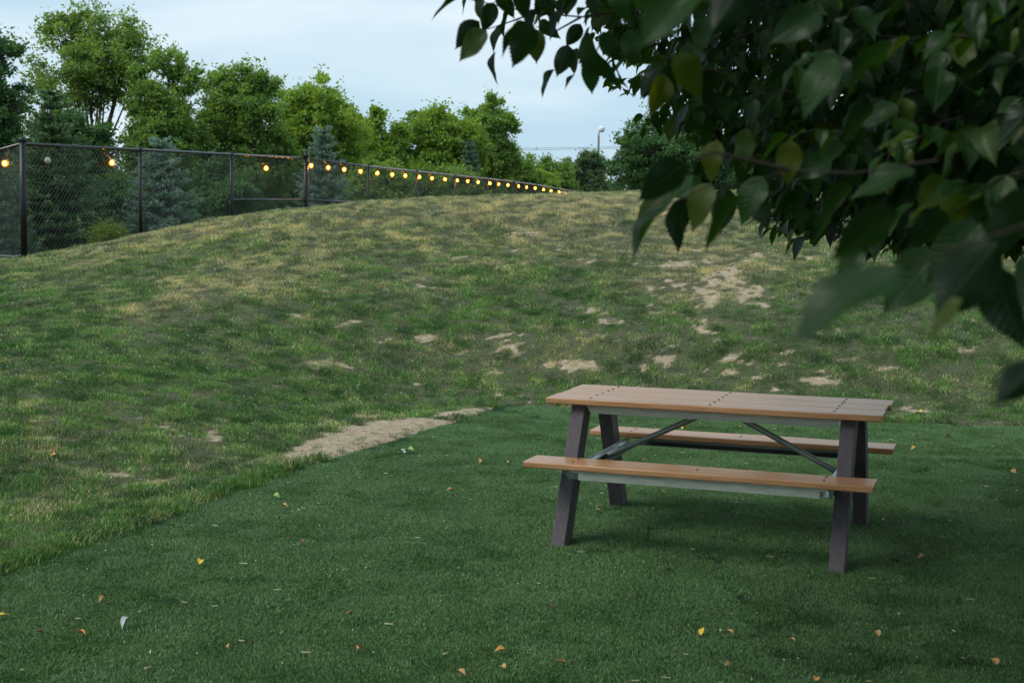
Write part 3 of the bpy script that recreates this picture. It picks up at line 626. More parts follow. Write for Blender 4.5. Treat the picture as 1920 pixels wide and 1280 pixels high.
# ------------------------------------------------------------------ background trees
def rot_frames(n, r, up=.5):
    """random leaf frames (n,3,3): columns = along, across, normal; normals lean upward by up"""
    nrm = r.normal(size=(n, 3)); nrm /= np.linalg.norm(nrm, axis=1)[:, None]; nrm[:, 2] = np.abs(nrm[:, 2]); nrm = nrm*(1-up)+np.array([0, 0, up]); nrm /= np.linalg.norm(nrm, axis=1)[:, None]
    a = r.normal(size=(n, 3)); a[:, 2] -= .35; a -= (a*nrm).sum(1)[:, None]*nrm; a /= np.linalg.norm(a, axis=1)[:, None]
    b = np.cross(nrm, a); return a, b, nrm
def leaf_cards(pos, size, r, up=.18, rnd=None, aspect=.55):
    n = len(pos); a, b, c = rot_frames(n, r, up); size = size[:, None]
    w_ = size*aspect
    V = np.stack([pos, pos+a*size*.45+b*w_*.5-c*size*.06, pos+a*size, pos+a*size*.45-b*w_*.5-c*size*.06], 1).reshape(-1, 3)
    i = np.arange(n)*4; return V, np.stack([i, i+1, i+2, i+3], 1), np.repeat(rnd if rnd is not None else r.random(n), 4)
barkm = mat('bark', (.045, .038, .03), .9, var=(.10, .088, .07), scale=9, bump=.8, bscale=14, stretch=(3, 3, .6))
LEAF = {}
def leafmat(key):
    if key not in LEAF:
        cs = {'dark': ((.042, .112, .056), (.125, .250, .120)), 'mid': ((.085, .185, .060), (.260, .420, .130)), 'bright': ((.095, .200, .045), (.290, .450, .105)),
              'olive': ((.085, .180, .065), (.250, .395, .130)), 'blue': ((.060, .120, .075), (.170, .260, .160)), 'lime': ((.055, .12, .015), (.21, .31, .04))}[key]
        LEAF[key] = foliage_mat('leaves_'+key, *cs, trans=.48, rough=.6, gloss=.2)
    return LEAF[key]
def broad_tree(label, px, Y, top, half, bottom, key, seed, leaves=16000, size=.17, dens=1.0, name='deciduous_tree', group='trees beyond the fence', lobes=14, open_=False, cat='tree', flat=.75, lean=0):
    """px centre, pixel top, half width and pixel bottom of the crown as they appear Y metres away"""
    r = np.random.default_rng(seed); base = at(px, 400, Y); gx0, gy0 = base[0]-lean, Y; g0 = gz(gx0, gy0)
    zt = at(px, top, Y)[2]; zb = max(at(px, bottom, Y)[2], g0+.15); hw = half/F_PX*Y
    leaves = int(leaves*2.8*(.60 if open_ else 1)); size = size*.60; half = half*1.12
    t = empty(name, (gx0, gy0, g0)); tag(t, label, cat, group); O = np.array([gx0, gy0, g0])
    cz = (zt+zb)/2; hh = (zt-zb)/2; C0 = np.array([base[0], gy0, cz])
    # lobes fill an uneven ellipsoid, more of them towards its upper surface
    LB = []
    tries = 0
    while len(LB) < lobes and tries < 4000:
        tries += 1; q = r.normal(size=3); q /= np.linalg.norm(q); rad = r.random()**.45*.74
        p_ = C0 + q*rad*np.array([hw, hw*.85, hh]); lr = (.30+.16*r.random())*min(hw, hh*1.1)
        if all(np.linalg.norm(p_-o_[0]) > .55*lr for o_ in LB): LB.append((p_, lr))
    # the topmost and outermost lobes, so the crown fills its extents
    for q in ((0, 0, 1), (-1, 0, -.1), (1, 0, -.1), (.1, -1, 0), (-.6, 0, .6), (.6, 0, .6)):
        lr = .30*min(hw, hh*1.1)*(.8+.4*r.random()); q = np.array(q)+r.normal(size=3)*.12; q = q/np.linalg.norm(q); LB.append((C0+q*np.array([hw-lr*.8, hw*.8-lr, hh-lr*.9])*(.88+.16*r.random()), lr))
    if not open_:
        for _ in range(9):
            q = r.normal(size=3); q /= np.linalg.norm(q); LB.append((C0+q*np.array([hw, hw*.8, hh])*.62*r.random()**.6-np.array([0, 0, hh*.12]), .42*min(hw, hh*1.1)))
    pos = []; rnds = []; tips = []
    per = leaves/len(LB)*1.15
    for (p_, lr) in LB:
        ncl = int(17+12*r.random()) if not open_ else int(13+8*r.random())
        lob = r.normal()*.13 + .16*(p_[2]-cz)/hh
        for c_ in range(ncl):
            q = r.normal(size=3); q /= np.linalg.norm(q); q[2] = q[2]*.9+.15
            cpnt = p_ + q*lr*(.55+.62*r.random()); cr_ = lr*(.28+.22*r.random())*(1.05 if open_ else 1)
            nl = int(per/ncl*(.6+.8*r.random())*dens)
            e = r.normal(size=(nl, 3)); e /= np.linalg.norm(e, axis=1)[:, None]; e *= (r.random(nl)**.50)[:, None]
            pos.append(cpnt + e*cr_*np.array([1.15, 1.15, flat])); tips.append((p_, cpnt))
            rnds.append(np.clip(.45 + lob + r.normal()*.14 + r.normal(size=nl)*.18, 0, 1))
            if r.random() < .45:            # loose sprig reaching out
                m_ = 14; tt = r.random(m_); dr = q+r.normal(size=3)*.3+np.array([0, 0, .3]); dr /= np.linalg.norm(dr)
                pos.append(cpnt + dr*(cr_*.7+tt[:, None]*lr*.45) + r.normal(size=(m_, 3))*.10); rnds.append(np.clip(.5+r.normal(size=m_)*.2, 0, 1))
    pos = np.concatenate(pos); rnds = np.concatenate(rnds); k_ = pos[:, 2] > g0+.05; pos, rnds = pos[k_], rnds[k_]
    V, Fq, rn = leaf_cards(pos-O, size*(.6+.8*r.random(len(pos))), r, rnd=rnds)
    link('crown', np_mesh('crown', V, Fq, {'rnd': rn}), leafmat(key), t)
    m = MB(); fork = C0.copy(); fork[2] = g0 + (zb-g0)*.55 + .12*(zt-g0); tr = (.022*(zt-g0)+.04)*(.5 if open_ else 1)
    fork[0] = gx0+(C0[0]-gx0)*.5
    m.tube([(0, 0, -.1), (0, 0, .25), tuple((fork-O)*np.array([.6, .6, .6])+np.array([r.normal()*.05, 0, 0])), tuple(fork-O)], [tr*1.5, tr*1.15, tr, tr*.85], 8)
    for (p_, lr) in LB:
        mid = fork*.5+p_*.5 + r.normal(size=3)*.12*lr; mid[2] -= .10*np.linalg.norm(p_-fork)
        m.tube([fork-O, mid-O, p_-O], [tr*.55, tr*.32, tr*.14], 5, cap=False)
    for (p_, c_) in tips[::1 if open_ else 2]:
        m.tube([p_-O, (p_*.5+c_*.5)-O+r.normal(size=3)*.06, c_-O], [tr*.14, tr*.09, tr*.03], 3, cap=False)
    m.build('trunk', barkm, t, smooth=True)
    return t
needlem = {}
def spruce(label, px, Y, top, half, bottom, key, seed, group='spruces beyond the fence'):
    r = np.random.default_rng(seed); b0 = at(px, 400, Y); g0 = min(gz(b0[0], Y), at(px, bottom, Y)[2]+0*1); g0 = gz(b0[0], Y)
    zt = at(px, top, Y)[2]; Rm = half/F_PX*Y; Ht = zt-g0; O = np.array([b0[0], Y, g0])
    t = empty('spruce_tree', tuple(O)); tag(t, label, 'tree', group)
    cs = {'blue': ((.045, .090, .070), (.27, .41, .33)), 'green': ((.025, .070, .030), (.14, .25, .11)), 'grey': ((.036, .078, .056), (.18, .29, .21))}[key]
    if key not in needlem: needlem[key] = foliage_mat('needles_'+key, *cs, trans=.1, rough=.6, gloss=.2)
    P_, D_, S_, C_ = [], [], [], []; m = MB(); m.tube([(0, 0, -.1), (0, 0, Ht*.5), (0, 0, Ht*.98)], [Ht*.022, Ht*.012, .008], 7)
    nl = int(Ht/.20); 
    for i in range(nl):
        f = (i+.5)/nl; z = Ht*(.03+.95*f); Lb = Rm*(1-f)**.85*(.92+.16*r.random())+.10
        nb = int(9+6*(1-f)); a0 = r.random()*6.28
        for j in range(nb):
            a_ = a0+6.283*j/nb+r.normal()*.16; Lj = Lb*(.80+.28*r.random()); zj = z+r.normal()*.05
            ns = max(3, int(Lj/.085)); s = np.linspace(.08, 1, ns)
            droop = -.26*Lj*s + .26*Lj*s**2.6 - (.12*(1-f))*Lj*s + .32*f*Lj*s
            ctr = np.stack([np.cos(a_)*Lj*s, np.sin(a_)*Lj*s, zj+droop], 1)
            if j % 2 == 0: m.tube([ctr[0], ctr[len(ctr)//2], ctr[-1]], [.012, .008, .003], 3, cap=False)
            # side shoots
            for c_, ss in zip(ctr, s):
                wl = (.30*Lj*(1-ss)**.7+.06)*(.7+.5*r.random())
                for side in (-1, 1, 0):
                    if side == 0: d = np.array([np.cos(a_), np.sin(a_), .25]); Ls = .10
                    else:
                        q = a_+side*(.75+.2*r.normal()); d = np.array([np.cos(q), np.sin(q), .08+.1*r.normal()]); Ls = min(wl, .38)
                    k = max(2, int(Ls/.045)); tt = (np.arange(k)+r.random(k)*.6)/k
                    pp_ = c_ + d*Ls*tt[:, None]; P_.append(np.repeat(pp_, 4, 0)); dd = np.repeat(d[None]*1.0, 4*k, 0) + r.normal(size=(4*k, 3))*.55 + np.array([0, 0, .15]); D_.append(dd)
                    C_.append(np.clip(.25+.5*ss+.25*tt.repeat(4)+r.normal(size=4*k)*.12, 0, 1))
    P_ = np.concatenate(P_); D_ = np.concatenate(D_); C_ = np.concatenate(C_); D_ /= np.linalg.norm(D_, axis=1)[:, None]
    n = len(P_); W_ = np.cross(D_, r.normal(size=(n, 3))); W_ /= np.linalg.norm(W_, axis=1)[:, None]; ln = (.06+.05*r.random(n))[:, None]
    V = np.stack([P_-W_*.015, P_+W_*.015, P_+D_*ln], 1).reshape(-1, 3); i = np.arange(n)*3
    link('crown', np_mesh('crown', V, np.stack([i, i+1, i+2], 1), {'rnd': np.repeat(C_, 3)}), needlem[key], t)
    m.build('trunk', barkm, t, smooth=True); return t

BT = broad_tree
BT('tall dark drooping tree at the left edge of the photo, above the corner post', -45, 33, 22, 108, 420, 'dark', 1, 30000, .15, lobes=22)
BT('tall airy tree with bare slanting limbs showing under its thin crown', 165, 41, 14, 124, 255, 'olive', 2, 12000, .18, dens=.95, open_=True, lobes=15, lean=-.5)
BT('medium green tree leaning against the right side of the tall airy tree', 310, 40, 92, 85, 400, 'mid', 3, 14000, .18, dens=1, lobes=12)
BT('low dark green tree filling the gap behind the left spruces', 130, 38, 200, 95, 460, 'dark', 4, 14000, .18)
BT('broad deep green tree behind the fence, left of the taller spruce by the gate post', 452, 42, 110, 98, 430, 'mid', 5, 30000, .18, lobes=20)
BT('dense green tree with a brighter right side, above the middle bulbs', 590, 45, 152, 98, 430, 'bright', 6, 28000, .19, lobes=20)
BT('small bright green tree between two larger trees, above the string of bulbs', 715, 48, 205, 58, 440, 'bright', 7, 14000, .2)
BT('rounded bright green tree with a domed top left of the tallest right hand tree', 818, 52, 190, 90, 450, 'bright', 8, 26000, .21, lobes=18)
BT('upright tree with a tall lumpy crown beside the open sky', 915, 55, 177, 58, 440, 'mid', 9, 20000, .21, lobes=16, group='trees beyond the fence')
BT('low spreading green tree at the foot of the upright lumpy tree', 955, 58, 280, 60, 440, 'mid', 10, 12000, .2)
BT('rounded shrub behind the end of the light string', 1035, 66, 293, 48, 430, 'olive', 11, 9000, .22, name='shrub', cat='shrub', group='shrubs on the skyline')
BT('lime green low shrub just above the last bulbs', 1010, 62, 318, 42, 430, 'bright', 12, 7000, .2, name='shrub', cat='shrub', group='shrubs on the skyline')
BT('dull grey green bushy tree below the light pole', 1098, 70, 281, 50, 430, 'blue', 13, 14000, .22, name='bushy_tree')
BT('dark rounded tree with ragged leaves standing right of the light pole', 1262, 40, 226, 122, 440, 'dark', 14, 34000, .15, lobes=24)
BT('small round shrub in the gap right of the light pole', 1168, 62, 338, 26, 430, 'dark', 24, 4000, .2, name='shrub', cat='shrub', group='shrubs on the skyline')
BT('dark tree half hidden by the overhanging branches', 1480, 42, 215, 130, 440, 'dark', 15, 16000, .2)
BT('dark tree seen only through gaps in the overhanging leaves', 1720, 45, 190, 150, 440, 'dark', 16, 16000, .22)
BT('dark tree at the far right behind the overhanging leaves', 1930, 44, 180, 130, 440, 'dark', 17, 14000, .22)
BT('shaded undergrowth tree between the two left spruces', 215, 34, 330, 60, 500, 'dark', 18, 9000, .15)
BT('leafy dark bush behind the middle fence bay', 430, 35, 300, 80, 480, 'dark', 19, 14000, .15, name='shrub', cat='shrub', group='shrubs behind the fence')
BT('dark shrub behind the fence right of the gate post spruce', 710, 40, 310, 62, 460, 'mid', 20, 11000, .16, name='shrub', cat='shrub', group='shrubs behind the fence')
BT('low green shrub behind the long row of bulbs', 840, 46, 315, 75, 460, 'olive', 21, 11000, .18, name='shrub', cat='shrub', group='shrubs behind the fence')
BT('deep green thicket tree left of the corner post behind the fence', -60, 30, 300, 90, 520, 'dark', 22, 12000, .14)
BT('small yellow green weed growing at the foot of the fence', 205, 24.6, 424, 26, 462, 'lime', 23, 420, .07, name='weed', cat='weed', group='weeds by the fence', lobes=4)
for i_, (px_, tp_, hw_, Yy, ky_, wd_) in enumerate(((-60, 250, 120, 46, 'dark', 'leftmost'), (60, 300, 100, 48, 'dark', 'second from the left'), (200, 330, 90, 50, 'dark', 'third from the left'), (340, 260, 110, 50, 'dark', 'fourth from the left'), (480, 290, 110, 52, 'dark', 'fifth from the left'), (640, 300, 110, 54, 'mid', 'sixth from the left'), (780, 310, 110, 56, 'mid', 'seventh from the left'), (900, 330, 100, 60, 'mid', 'rightmost'))):
    BT('low thicket tree behind the fence, '+wd_+' of its row', px_, Yy, tp_, hw_, 445, ky_, 60+i_, 11000, .24, name='thicket_tree', group='thicket trees filling in behind the fence', lobes=16)
spruce('large dark green spruce right beside the corner post', 98, 27.5, 170, 128, 500, 'green', 31)
spruce('pale blue green spruce between the second and third fence posts', 302, 28.5, 258, 82, 480, 'blue', 32)
spruce('tall blue green spruce behind the thick gate post', 605, 36, 236, 66, 450, 'blue', 33)
spruce('blue grey spruce at the left edge of the photo behind the fence', -8, 25.5, 292, 78, 500, 'grey', 34)
spruce('slim young spruce among the bright trees above the bulbs', 880, 50, 268, 30, 440, 'grey', 35)

# light pole and wires
def light_pole():
    P0 = at(1120, 400, 82); g0 = gz(P0[0], 82); t = empty('light_pole', (P0[0], 82, g0)); tag(t, 'grey pole with a white floodlight on the skyline', 'light pole')
    zt = at(1120, 254, 82)[2]-g0; grey = mat('pole_grey', (.09, .10, .10), .6, var=(.13, .14, .13), scale=3); white = mat('lamp_white', (.80, .80, .78), .35)
    m = MB(); m.tube([(0, 0, -.2), (0, 0, zt)], [.10, .06], 10); m.build('pole', grey, t, smooth=True)
    m = MB(); m.tube([(0, 0, zt-.06), (.02, 0, zt+.2), (.10, 0, zt+.30)], .03, 8); m.build('bracket', grey, t, smooth=True)
    m = MB(); m.lathe([(.06, 0), (.15, .05), (.19, .14), (.19, .25), (.16, .31), (.08, .36)], (.17, 0, zt+.17), 14); h = m.build('floodlight', white, t, smooth=True)
    m = MB(); m.box((.09, -.05, zt+.24), (.25, .05, zt+.36)); 
light_pole()
wm = mat('wire_dark', (.22, .24, .26), .6)
for k, (ya, yb, lab) in enumerate(((274, 266.5, 'upper'), (278, 268.5, 'lower'))):
    A, B = at(820, ya, 100), at(1330, yb, 100); c0 = (A+B)/2; m = MB()
    n = 14; E0, E1 = A+(A-B)*1.2, B+(B-A)*1.2
    m.tube([E0+(E1-E0)*i/n-np.array([0, 0, .25*(1-(2*i/n-1)**2)]) for i in range(n+1)], .016, 5)
    tag(m.build('power_line', wm), '%s of two thin overhead wires crossing the sky behind the light pole' % lab, 'wire', 'overhead wires')

# ------------------------------------------------------------------ overhanging tree
PT = np.array([0, .05, .13, .25, .4, .55, .7, .82, .89, .94, 1.0]); PW = np.array([0, .15, .27, .345, .36, .315, .225, .12, .055, .022, 0])
def leaf_template(rows, cols, serr=True):
    """unit leaf along +x (length 1), +z = upper face; returns verts, quads, uv"""
    t = np.linspace(0, 1, rows); V = []; UV = []
    for i, tt in enumerate(t):
        wv = np.interp(tt, PT, PW); 
        for j in range(cols):
            a = -1+2*j/(cols-1); ww = wv
            xx = tt
            if serr and abs(a) == 1 and 0 < tt < .9:
                ph = (i % 2); ww = wv*(1.0 if ph else .90)+(.006 if ph else -.004); xx = tt+(.016 if ph else 0)
            V.append((xx, a*ww, 0)); UV.append((a*ww, tt))
    F = [(i*cols+j, (i+1)*cols+j, (i+1)*cols+j+1, i*cols+j+1) for i in range(rows-1) for j in range(cols-1)]
    return np.array(V, float), np.array(F), np.array(UV, float)
HI = leaf_template(33, 5); LO = leaf_template(7, 3, False)
class LeafBatch:
    def __init__(s): s.V = []; s.F = []; s.UV = []; s.r = []; s.n = 0
    def add(s, tpl, base, along, normal, length, fold, curl, rnd, wob=0, wid=1):
        """arrays over leaves"""
        V0, F0, UV0 = tpl; n = len(base); along = along/np.linalg.norm(along, axis=1)[:, None]
        normal = normal-(normal*along).sum(1)[:, None]*along; normal /= np.linalg.norm(normal, axis=1)[:, None]+1e-9; side = np.cross(normal, along)
        x = V0[None, :, 0]; y = V0[None, :, 1]*.86*np.reshape(wid, (-1, 1)); fo = np.reshape(fold, (-1, 1)); cu = np.reshape(curl, (-1, 1))
        z = np.abs(y)*fo - cu*x*x + .05*np.sin(x*9+cu*40)*np.abs(y)/.3*(1 if wob else 0)
        y2 = y*np.sqrt(np.maximum(1-fo**2*.5, .3)); L_ = np.reshape(length, (-1, 1))
        P_ = base[:, None]+along[:, None]*(x*L_)[..., None]+side[:, None]*(y2*L_)[..., None]+normal[:, None]*(z*L_)[..., None]
        m = len(V0); s.V.append(P_.reshape(-1, 3)); s.F.append((F0[None]+s.n+m*np.arange(n)[:, None, None]).reshape(-1, 4)); s.UV.append(np.tile(UV0, (n, 1))); s.r.append(np.repeat(rnd, m)); s.n += n*m
    def mesh(s, name): return np_mesh(name, np.concatenate(s.V), np.concatenate(s.F), {'rnd': np.concatenate(s.r)}, np.concatenate(s.UV), True)

def overhanging_tree():
    r = np.random.default_rng(99); TB = np.array([3.9, 5.3, 0.0]); O = TB
    t = empty('overhanging_tree', tuple(TB)); tag(t, 'tree with large toothed leaves hanging over the picnic table from the right', 'tree')
    LBt = LeafBatch(); wood = MB()
    # trunk and main limbs, out of frame on the right
    fork = np.array([3.8, 5.2, 1.9]); wood_t = MB()
    wood_t.tube([TB-O-np.array([0, 0, .1]), TB-O+np.array([0, 0, .3]), (TB+fork)/2-O+np.array([.03, .02, 0]), fork-O], [.24, .19, .165, .15], 14)
    limbs = {}
    def limb(name, pts, r0, r1, root=None):
        p_ = [np.array(q, float) for q in pts]; k = len(p_); wood.tube([q-O for q in p_], list(np.linspace(r0, r1, k)), 7); limbs[name] = p_
    limb('a', [fork, (3.0, 4.3, 2.6), (2.2, 3.4, 2.85), (1.45, 2.9, 2.75), (.75, 3.25, 2.55), (.25, 3.5, 2.42)], .09, .006)
    limb('b', [fork, (3.0, 5.6, 2.8), (2.3, 6.4, 3.1), (1.5, 7.2, 3.1), (.9, 7.6, 2.9)], .09, .008)
    limb('c', [fork, (3.2, 6.3, 2.5), (2.6, 7.4, 2.6), (2.0, 8.3, 2.35)], .08, .008)
    limb('d', [fork, (2.9, 4.0, 2.2), (2.0, 2.9, 2.15), (1.3, 2.3, 2.0)], .08, .012)
    limb('e', [(2.9, 4.0, 2.2), (1.9, 2.2, 1.95), (1.15, 1.5, 1.8), (.62, 1.25, 1.70)], .04, .003); twig0 = [(1.3, 2.3, 2.0), (.85, 2.05, 1.90), (.55, 1.75, 1.82)]; wood.tube([np.array(q)-O for q in twig0], [.010, .003, .001], 6)
    limb('f', [fork, (4.0, 5.4, 3.6), (3.6, 5.2, 5.2)], .11, .05)
    limb('g', [fork, (4.6, 4.6, 3.2), (4.8, 3.2, 3.8)], .09, .03)
    limb('h', [(3.0, 4.3, 2.6), (2.2, 2.4, 3.2), (1.2, 1.0, 3.3)], .05, .02)
    limb('i', [(2.3, 6.4, 3.1), (1.6, 6.6, 2.7), (1.1, 6.4, 2.35)], .03, .006)
    limb('j', [(2.6, 7.4, 2.6), (2.2, 7.6, 2.1), (1.7, 7.7, 1.8)], .03, .005)
    def leaf_px(bx, by, tx, ty, rollang=0, Z=None, fold=None, curl=None, rn=None, back=0.0, wid=1):
        """one leaf from its base and tip as seen, about 10 cm long; back = tip lies further away"""
        ln = math.hypot(tx-bx, ty-by); Lr = .098*(.9+.25*r.random())
        Z = Z or Lr*F_PX/ln*math.cos(back)
        A = at(bx, by, Z); B = at(tx, ty, Z+math.tan(back)*ln*Z/F_PX); al = B-A; Lm = np.linalg.norm(al); al = al/Lm
        view = CAM-A; view /= np.linalg.norm(view); n0 = view-(view@al)*al; n0 /= np.linalg.norm(n0); sd_ = np.cross(al, n0); q = R(rollang+r.normal()*22); nn = n0*math.cos(q)+sd_*math.sin(q)
        LBt.add(HI, A[None], al[None], nn[None], np.array([Lm]), np.array([fold if fold is not None else .15+.45*r.random()]), np.array([curl if curl is not None else .05+.25*r.random()]), np.array([rn if rn is not None else r.random()]), wob=1, wid=wid)
        return A, al
    twig_pts = []
    def twig(pxs, rad=.0022):
        p_ = [at(*q) for q in pxs]; wood.tube([q-O for q in p_], list(np.linspace(rad*1.6, rad*.6, len(p_))), 5, cap=False)
        for a, b in zip(p_[:-1], p_[1:]):
            for q in np.linspace(0, 1, 8): twig_pts.append(a+(b-a)*q)
    # top left sprays, about three and a half metres off
    twig([(1420, -70, 3.5), (1290, -10, 3.6), (1180, 20, 3.8), (1090, 32, 3.9), (1000, 25, 4.0), (930, 10, 4.0), (865, -4, 4.1)])
    twig([(1090, 32, 3.9), (1040, 60, 3.9), (1005, 50, 3.9)]); twig([(1180, 20, 3.8), (1130, 70, 3.6), (1112, 112, 3.6)])
    twig([(1290, -10, 3.6), (1270, 60, 3.2), (1245, 125, 3.1)]); twig([(1000, 25, 4.0), (960, 40, 4.1), (915, 55, 4.2)])
    TL = [(868, -6, 800, 21, 110, None, .30), (902, -22, 896, 46, 25, None, .75), (899, 40, 850, 93, 140, None, .15), (912, 56, 857, 114, 20, None, .8), (946, 45, 921, 100, 60, None, .5),
          (929, 96, 918, 160, 84, 4.1, .35), (988, 42, 929, 101, 150, None, .1), (1000, 46, 957, 129, 160, None, .2), (1003, 54, 1006, 121, 15, None, .85), (1015, 36, 1047, 78, 10, None, .7), (1089, 45, 1060, 90, 150, None, .2),
          (1065, 84, 1046, 149, 155, None, .25), (1040, 130, 1009, 182, 82, 3.9, .3), (1082, 90, 1074, 142, 20, None, .8), (1078, 140, 1056, 167, 85, 3.9, .3), (1108, 113, 1109, 178, 5, None, .65), (1098, 58, 1157, 172, 48, 3.4, .55),
          (975, -25, 985, 40, 15, None, .7), (1025, -25, 1031, 40, 5, None, .75), (1072, -28, 1058, 33, 10, None, .8), (940, -20, 958, 38, 30, None, .6), (925, 5, 905, 62, 30, None, .3), (1110, -20, 1125, 45, 30, None, .6), (955, 20, 935, 74, 70, None, .4),
          (1130, 60, 1160, 120, 20, None, .5), (1243, 126, 1199, 188, 150, None, .15), (1244, 138, 1221, 222, 12, None, .95), (1267, 102, 1320, 186, 15, 2.9, .85), (1180, 55, 1190, 130, 30, None, .6), (1290, 80, 1300, 160, 40, None, .5), (1150, 110, 1170, 175, 60, None, .45),
          (1215, 40, 1195, 110, 140, None, .2), (1160, -30, 1172, 50, 20, None, .7), (1330, 30, 1305, 110, 30, None, .6), (1060, 20, 1020, 70, 120, None, .2), (880, -15, 862, 30, 60, None, .5)]
    for q in TL:
        A_, al_ = leaf_px(q[0], q[1], q[2], q[3], q[4], q[5], rn=q[6])
    # big blurred yellowish leaves at the top
    for q in ((1320, -60, 1190, 90, 15, 1.35, .62), (1270, -80, 1262, 60, 10, 1.5, .9), (1410, -60, 1330, 70, 150, 1.5, .1), (1180, -60, 1210, 20, 20, 1.9, .7)):
        leaf_px(*q[:6], rn=q[6])
    # left-middle cluster, about two metres off
    twig([(1760, 300, 1.7), (1600, 325, 1.8), (1480, 318, 1.9), (1400, 345, 1.95), (1330, 348, 2.0), (1245, 388, 2.0)], .0010)
    twig([(1480, 318, 1.9), (1400, 300, 1.9), (1340, 285, 1.9), (1290, 300, 1.9)])
    ML = [(1246, 388, 1160, 486, 125, None, .2, .45), (1288, 370, 1256, 473, 150, None, .12, .35), (1332, 343, 1287, 432, 15, None, .9, .2), (1392, 368, 1308, 470, 140, None, .2, .4), (1286, 308, 1186, 372, 150, None, .08, .2),
          (1250, 372, 1182, 420, 20, None, .8, .2), (1410, 356, 1442, 432, 150, None, .1, .3), (1506, 361, 1456, 404, 120, None, .15, .5), (1558, 340, 1507, 386, 115, None, .1, .5), (1340, 298, 1288, 334, 118, None, .1, .3), (1345, 262, 1322, 345, 12, None, .95, .2),
          (1482, 262, 1474, 350, 10, None, .95, .15), (1320, 345, 1240, 360, 30, None, .6, .2), (1430, 330, 1380, 420, 20, None, .55, .2), (1360, 350, 1350, 440, 155, None, .15, .3), (1300, 330, 1230, 400, 30, None, .5, .2), (1450, 300, 1400, 350, 130, None, .15, .3),
          (1400, 240, 1390, 320, 20, None, .8, .2), (1560, 300, 1480, 330, 20, None, .5, .2), (1620, 330, 1545, 350, 130, None, .1, .2), (1600, 350, 1500, 440, 150, None, .1, .3)]
    for q in ML: leaf_px(q[0], q[1], q[2], q[3], q[4], q[5], rn=q[6], fold=q[7])
    # nearest leaves on the right, about one metre off
    twig([(2050, 380, .95), (1900, 430, 1.05), (1780, 470, 1.12), (1685, 502, 1.15)], .0013); twig([(2050, 560, .9), (1940, 690, .9)], .0013)
    for q in ((1690, 498, 1462, 642, 35, None, .45, .25), (1688, 400, 1540, 476, 130, None, .1, .3), (1872, 455, 1742, 606, 140, None, .15, .35), (1806, 560, 1732, 632, 35, 1.4, .9, .3), (1936, 352, 1858, 492, 140, None, .15, .3), (1866, 500, 1914, 662, 150, None, .1, .3),
              (1945, 680, 1860, 762, 150, 1.0, .05, .3), (1676, 80, 1560, 172, 140, None, .12, .3), (1570, 108, 1494, 216, 40, None, .66, .3), (1716, 318, 1588, 362, 25, None, .45, .2), (1760, 470, 1650, 590, 30, None, .5, .2), (1780, 400, 1690, 470, 150, None, .1, .2),
              (1840, 420, 1730, 530, 20, None, .4, .2), (1950, 470, 1890, 600, 30, None, .3, .2), (1960, 420, 1850, 470, 130, None, .1, .3), (1620, 470, 1560, 520, 25, 1.6, .5, .2), (1900, 300, 1800, 350, 120, None, .15, .4), (1830, 240, 1740, 300, 120, None, .15, .4),
              (1800, 130, 1745, 190, 120, None, .15, .4), (1870, 100, 1775, 160, 120, None, .1, .3), (1640, 200, 1560, 260, 140, None, .12, .3), (1500, 120, 1425, 165, 120, None, .1, .3), (1540, 20, 1440, 80, 25, None, .4, .3), (1950, 200, 1850, 260, 130, None, .12, .3)):
        leaf_px(q[0], q[1], q[2], q[3], q[4], q[5], rn=q[6], fold=q[7])
    # random sprays: pixel-bounded volume so that the crown has the photo's outline from this side
    NEAR = np.array([(1340, -80), (1360, 40), (1390, 120), (1370, 200), (1400, 300), (1480, 330), (1560, 380), (1640, 430), (1700, 490), (1800, 500), (1880, 470), (2100, 500), (2100, -80)], float)
    MID = np.array([(1085, -60), (1100, 60), (1150, 130), (1185, 175), (1230, 180), (1255, 235), (1300, 270), (1345, 290), (1370, 320), (1400, 380), (1440, 440), (1500, 452), (1560, 420), (1640, 440), (1600, 470), (1700, 480), (1800, 470), (2100, 480), (2100, -60)], float)
    def sprays(n, poly, z0, z1, tpl, llen, nl, x0, x1, y0, y1, zpow=1.0, hang=.55, tiny=False):
        xs, ys = [], []
        while len(xs) < n:
            a, b = x0+(x1-x0)*r.random(), y0+(y1-y0)*r.random()
            if inside(np.array([a]), np.array([b]), poly)[0]: xs.append(a); ys.append(b)
        B_, A_, N_, LL, RN = [], [], [], [], []
        for a, b in zip(xs, ys):
            Z = z0+(z1-z0)*r.random()**zpow; T_ = at(a, b, Z)
            out_ = T_-np.array([3.9, 5.3, T_[2]+.3]); out_ /= np.linalg.norm(out_); out_ += r.normal(size=3)*.35; out_[2] -= .25; out_ /= np.linalg.norm(out_)
            k = int(nl*(.6+.8*r.random())); ltw = llen*.45*k; sg = r.choice([-1, 1])
            base0 = T_-out_*ltw; sag = np.array([0, 0, .15*ltw]); wood.tube([base0-O, (base0+T_)/2+sag*.6-O, T_-O], [.003, .002, .001], 3, cap=False)
            sv_ = np.cross(out_, (0, 0, 1)); sv_ /= np.linalg.norm(sv_)
            rn0 = r.random()
            for i in range(k):
                s_ = (i+.6)/k; p_ = base0+(T_-base0)*s_+sag*4*s_*(1-s_)*.6; sg = -sg
                al = out_*.55+sv_*sg*(.75 if i < k-1 else .1)+np.array([0, 0, -hang*(.5+.9*r.random())])+r.normal(size=3)*.18
                nn = np.array([0, 0, 1.0])+out_*.25+r.normal(size=3)*.38
                B_.append(p_); A_.append(al); N_.append(nn); LL.append(llen*(.55+.65*r.random())); RN.append(min(max(rn0*.5+.5*r.random(), 0), 1))
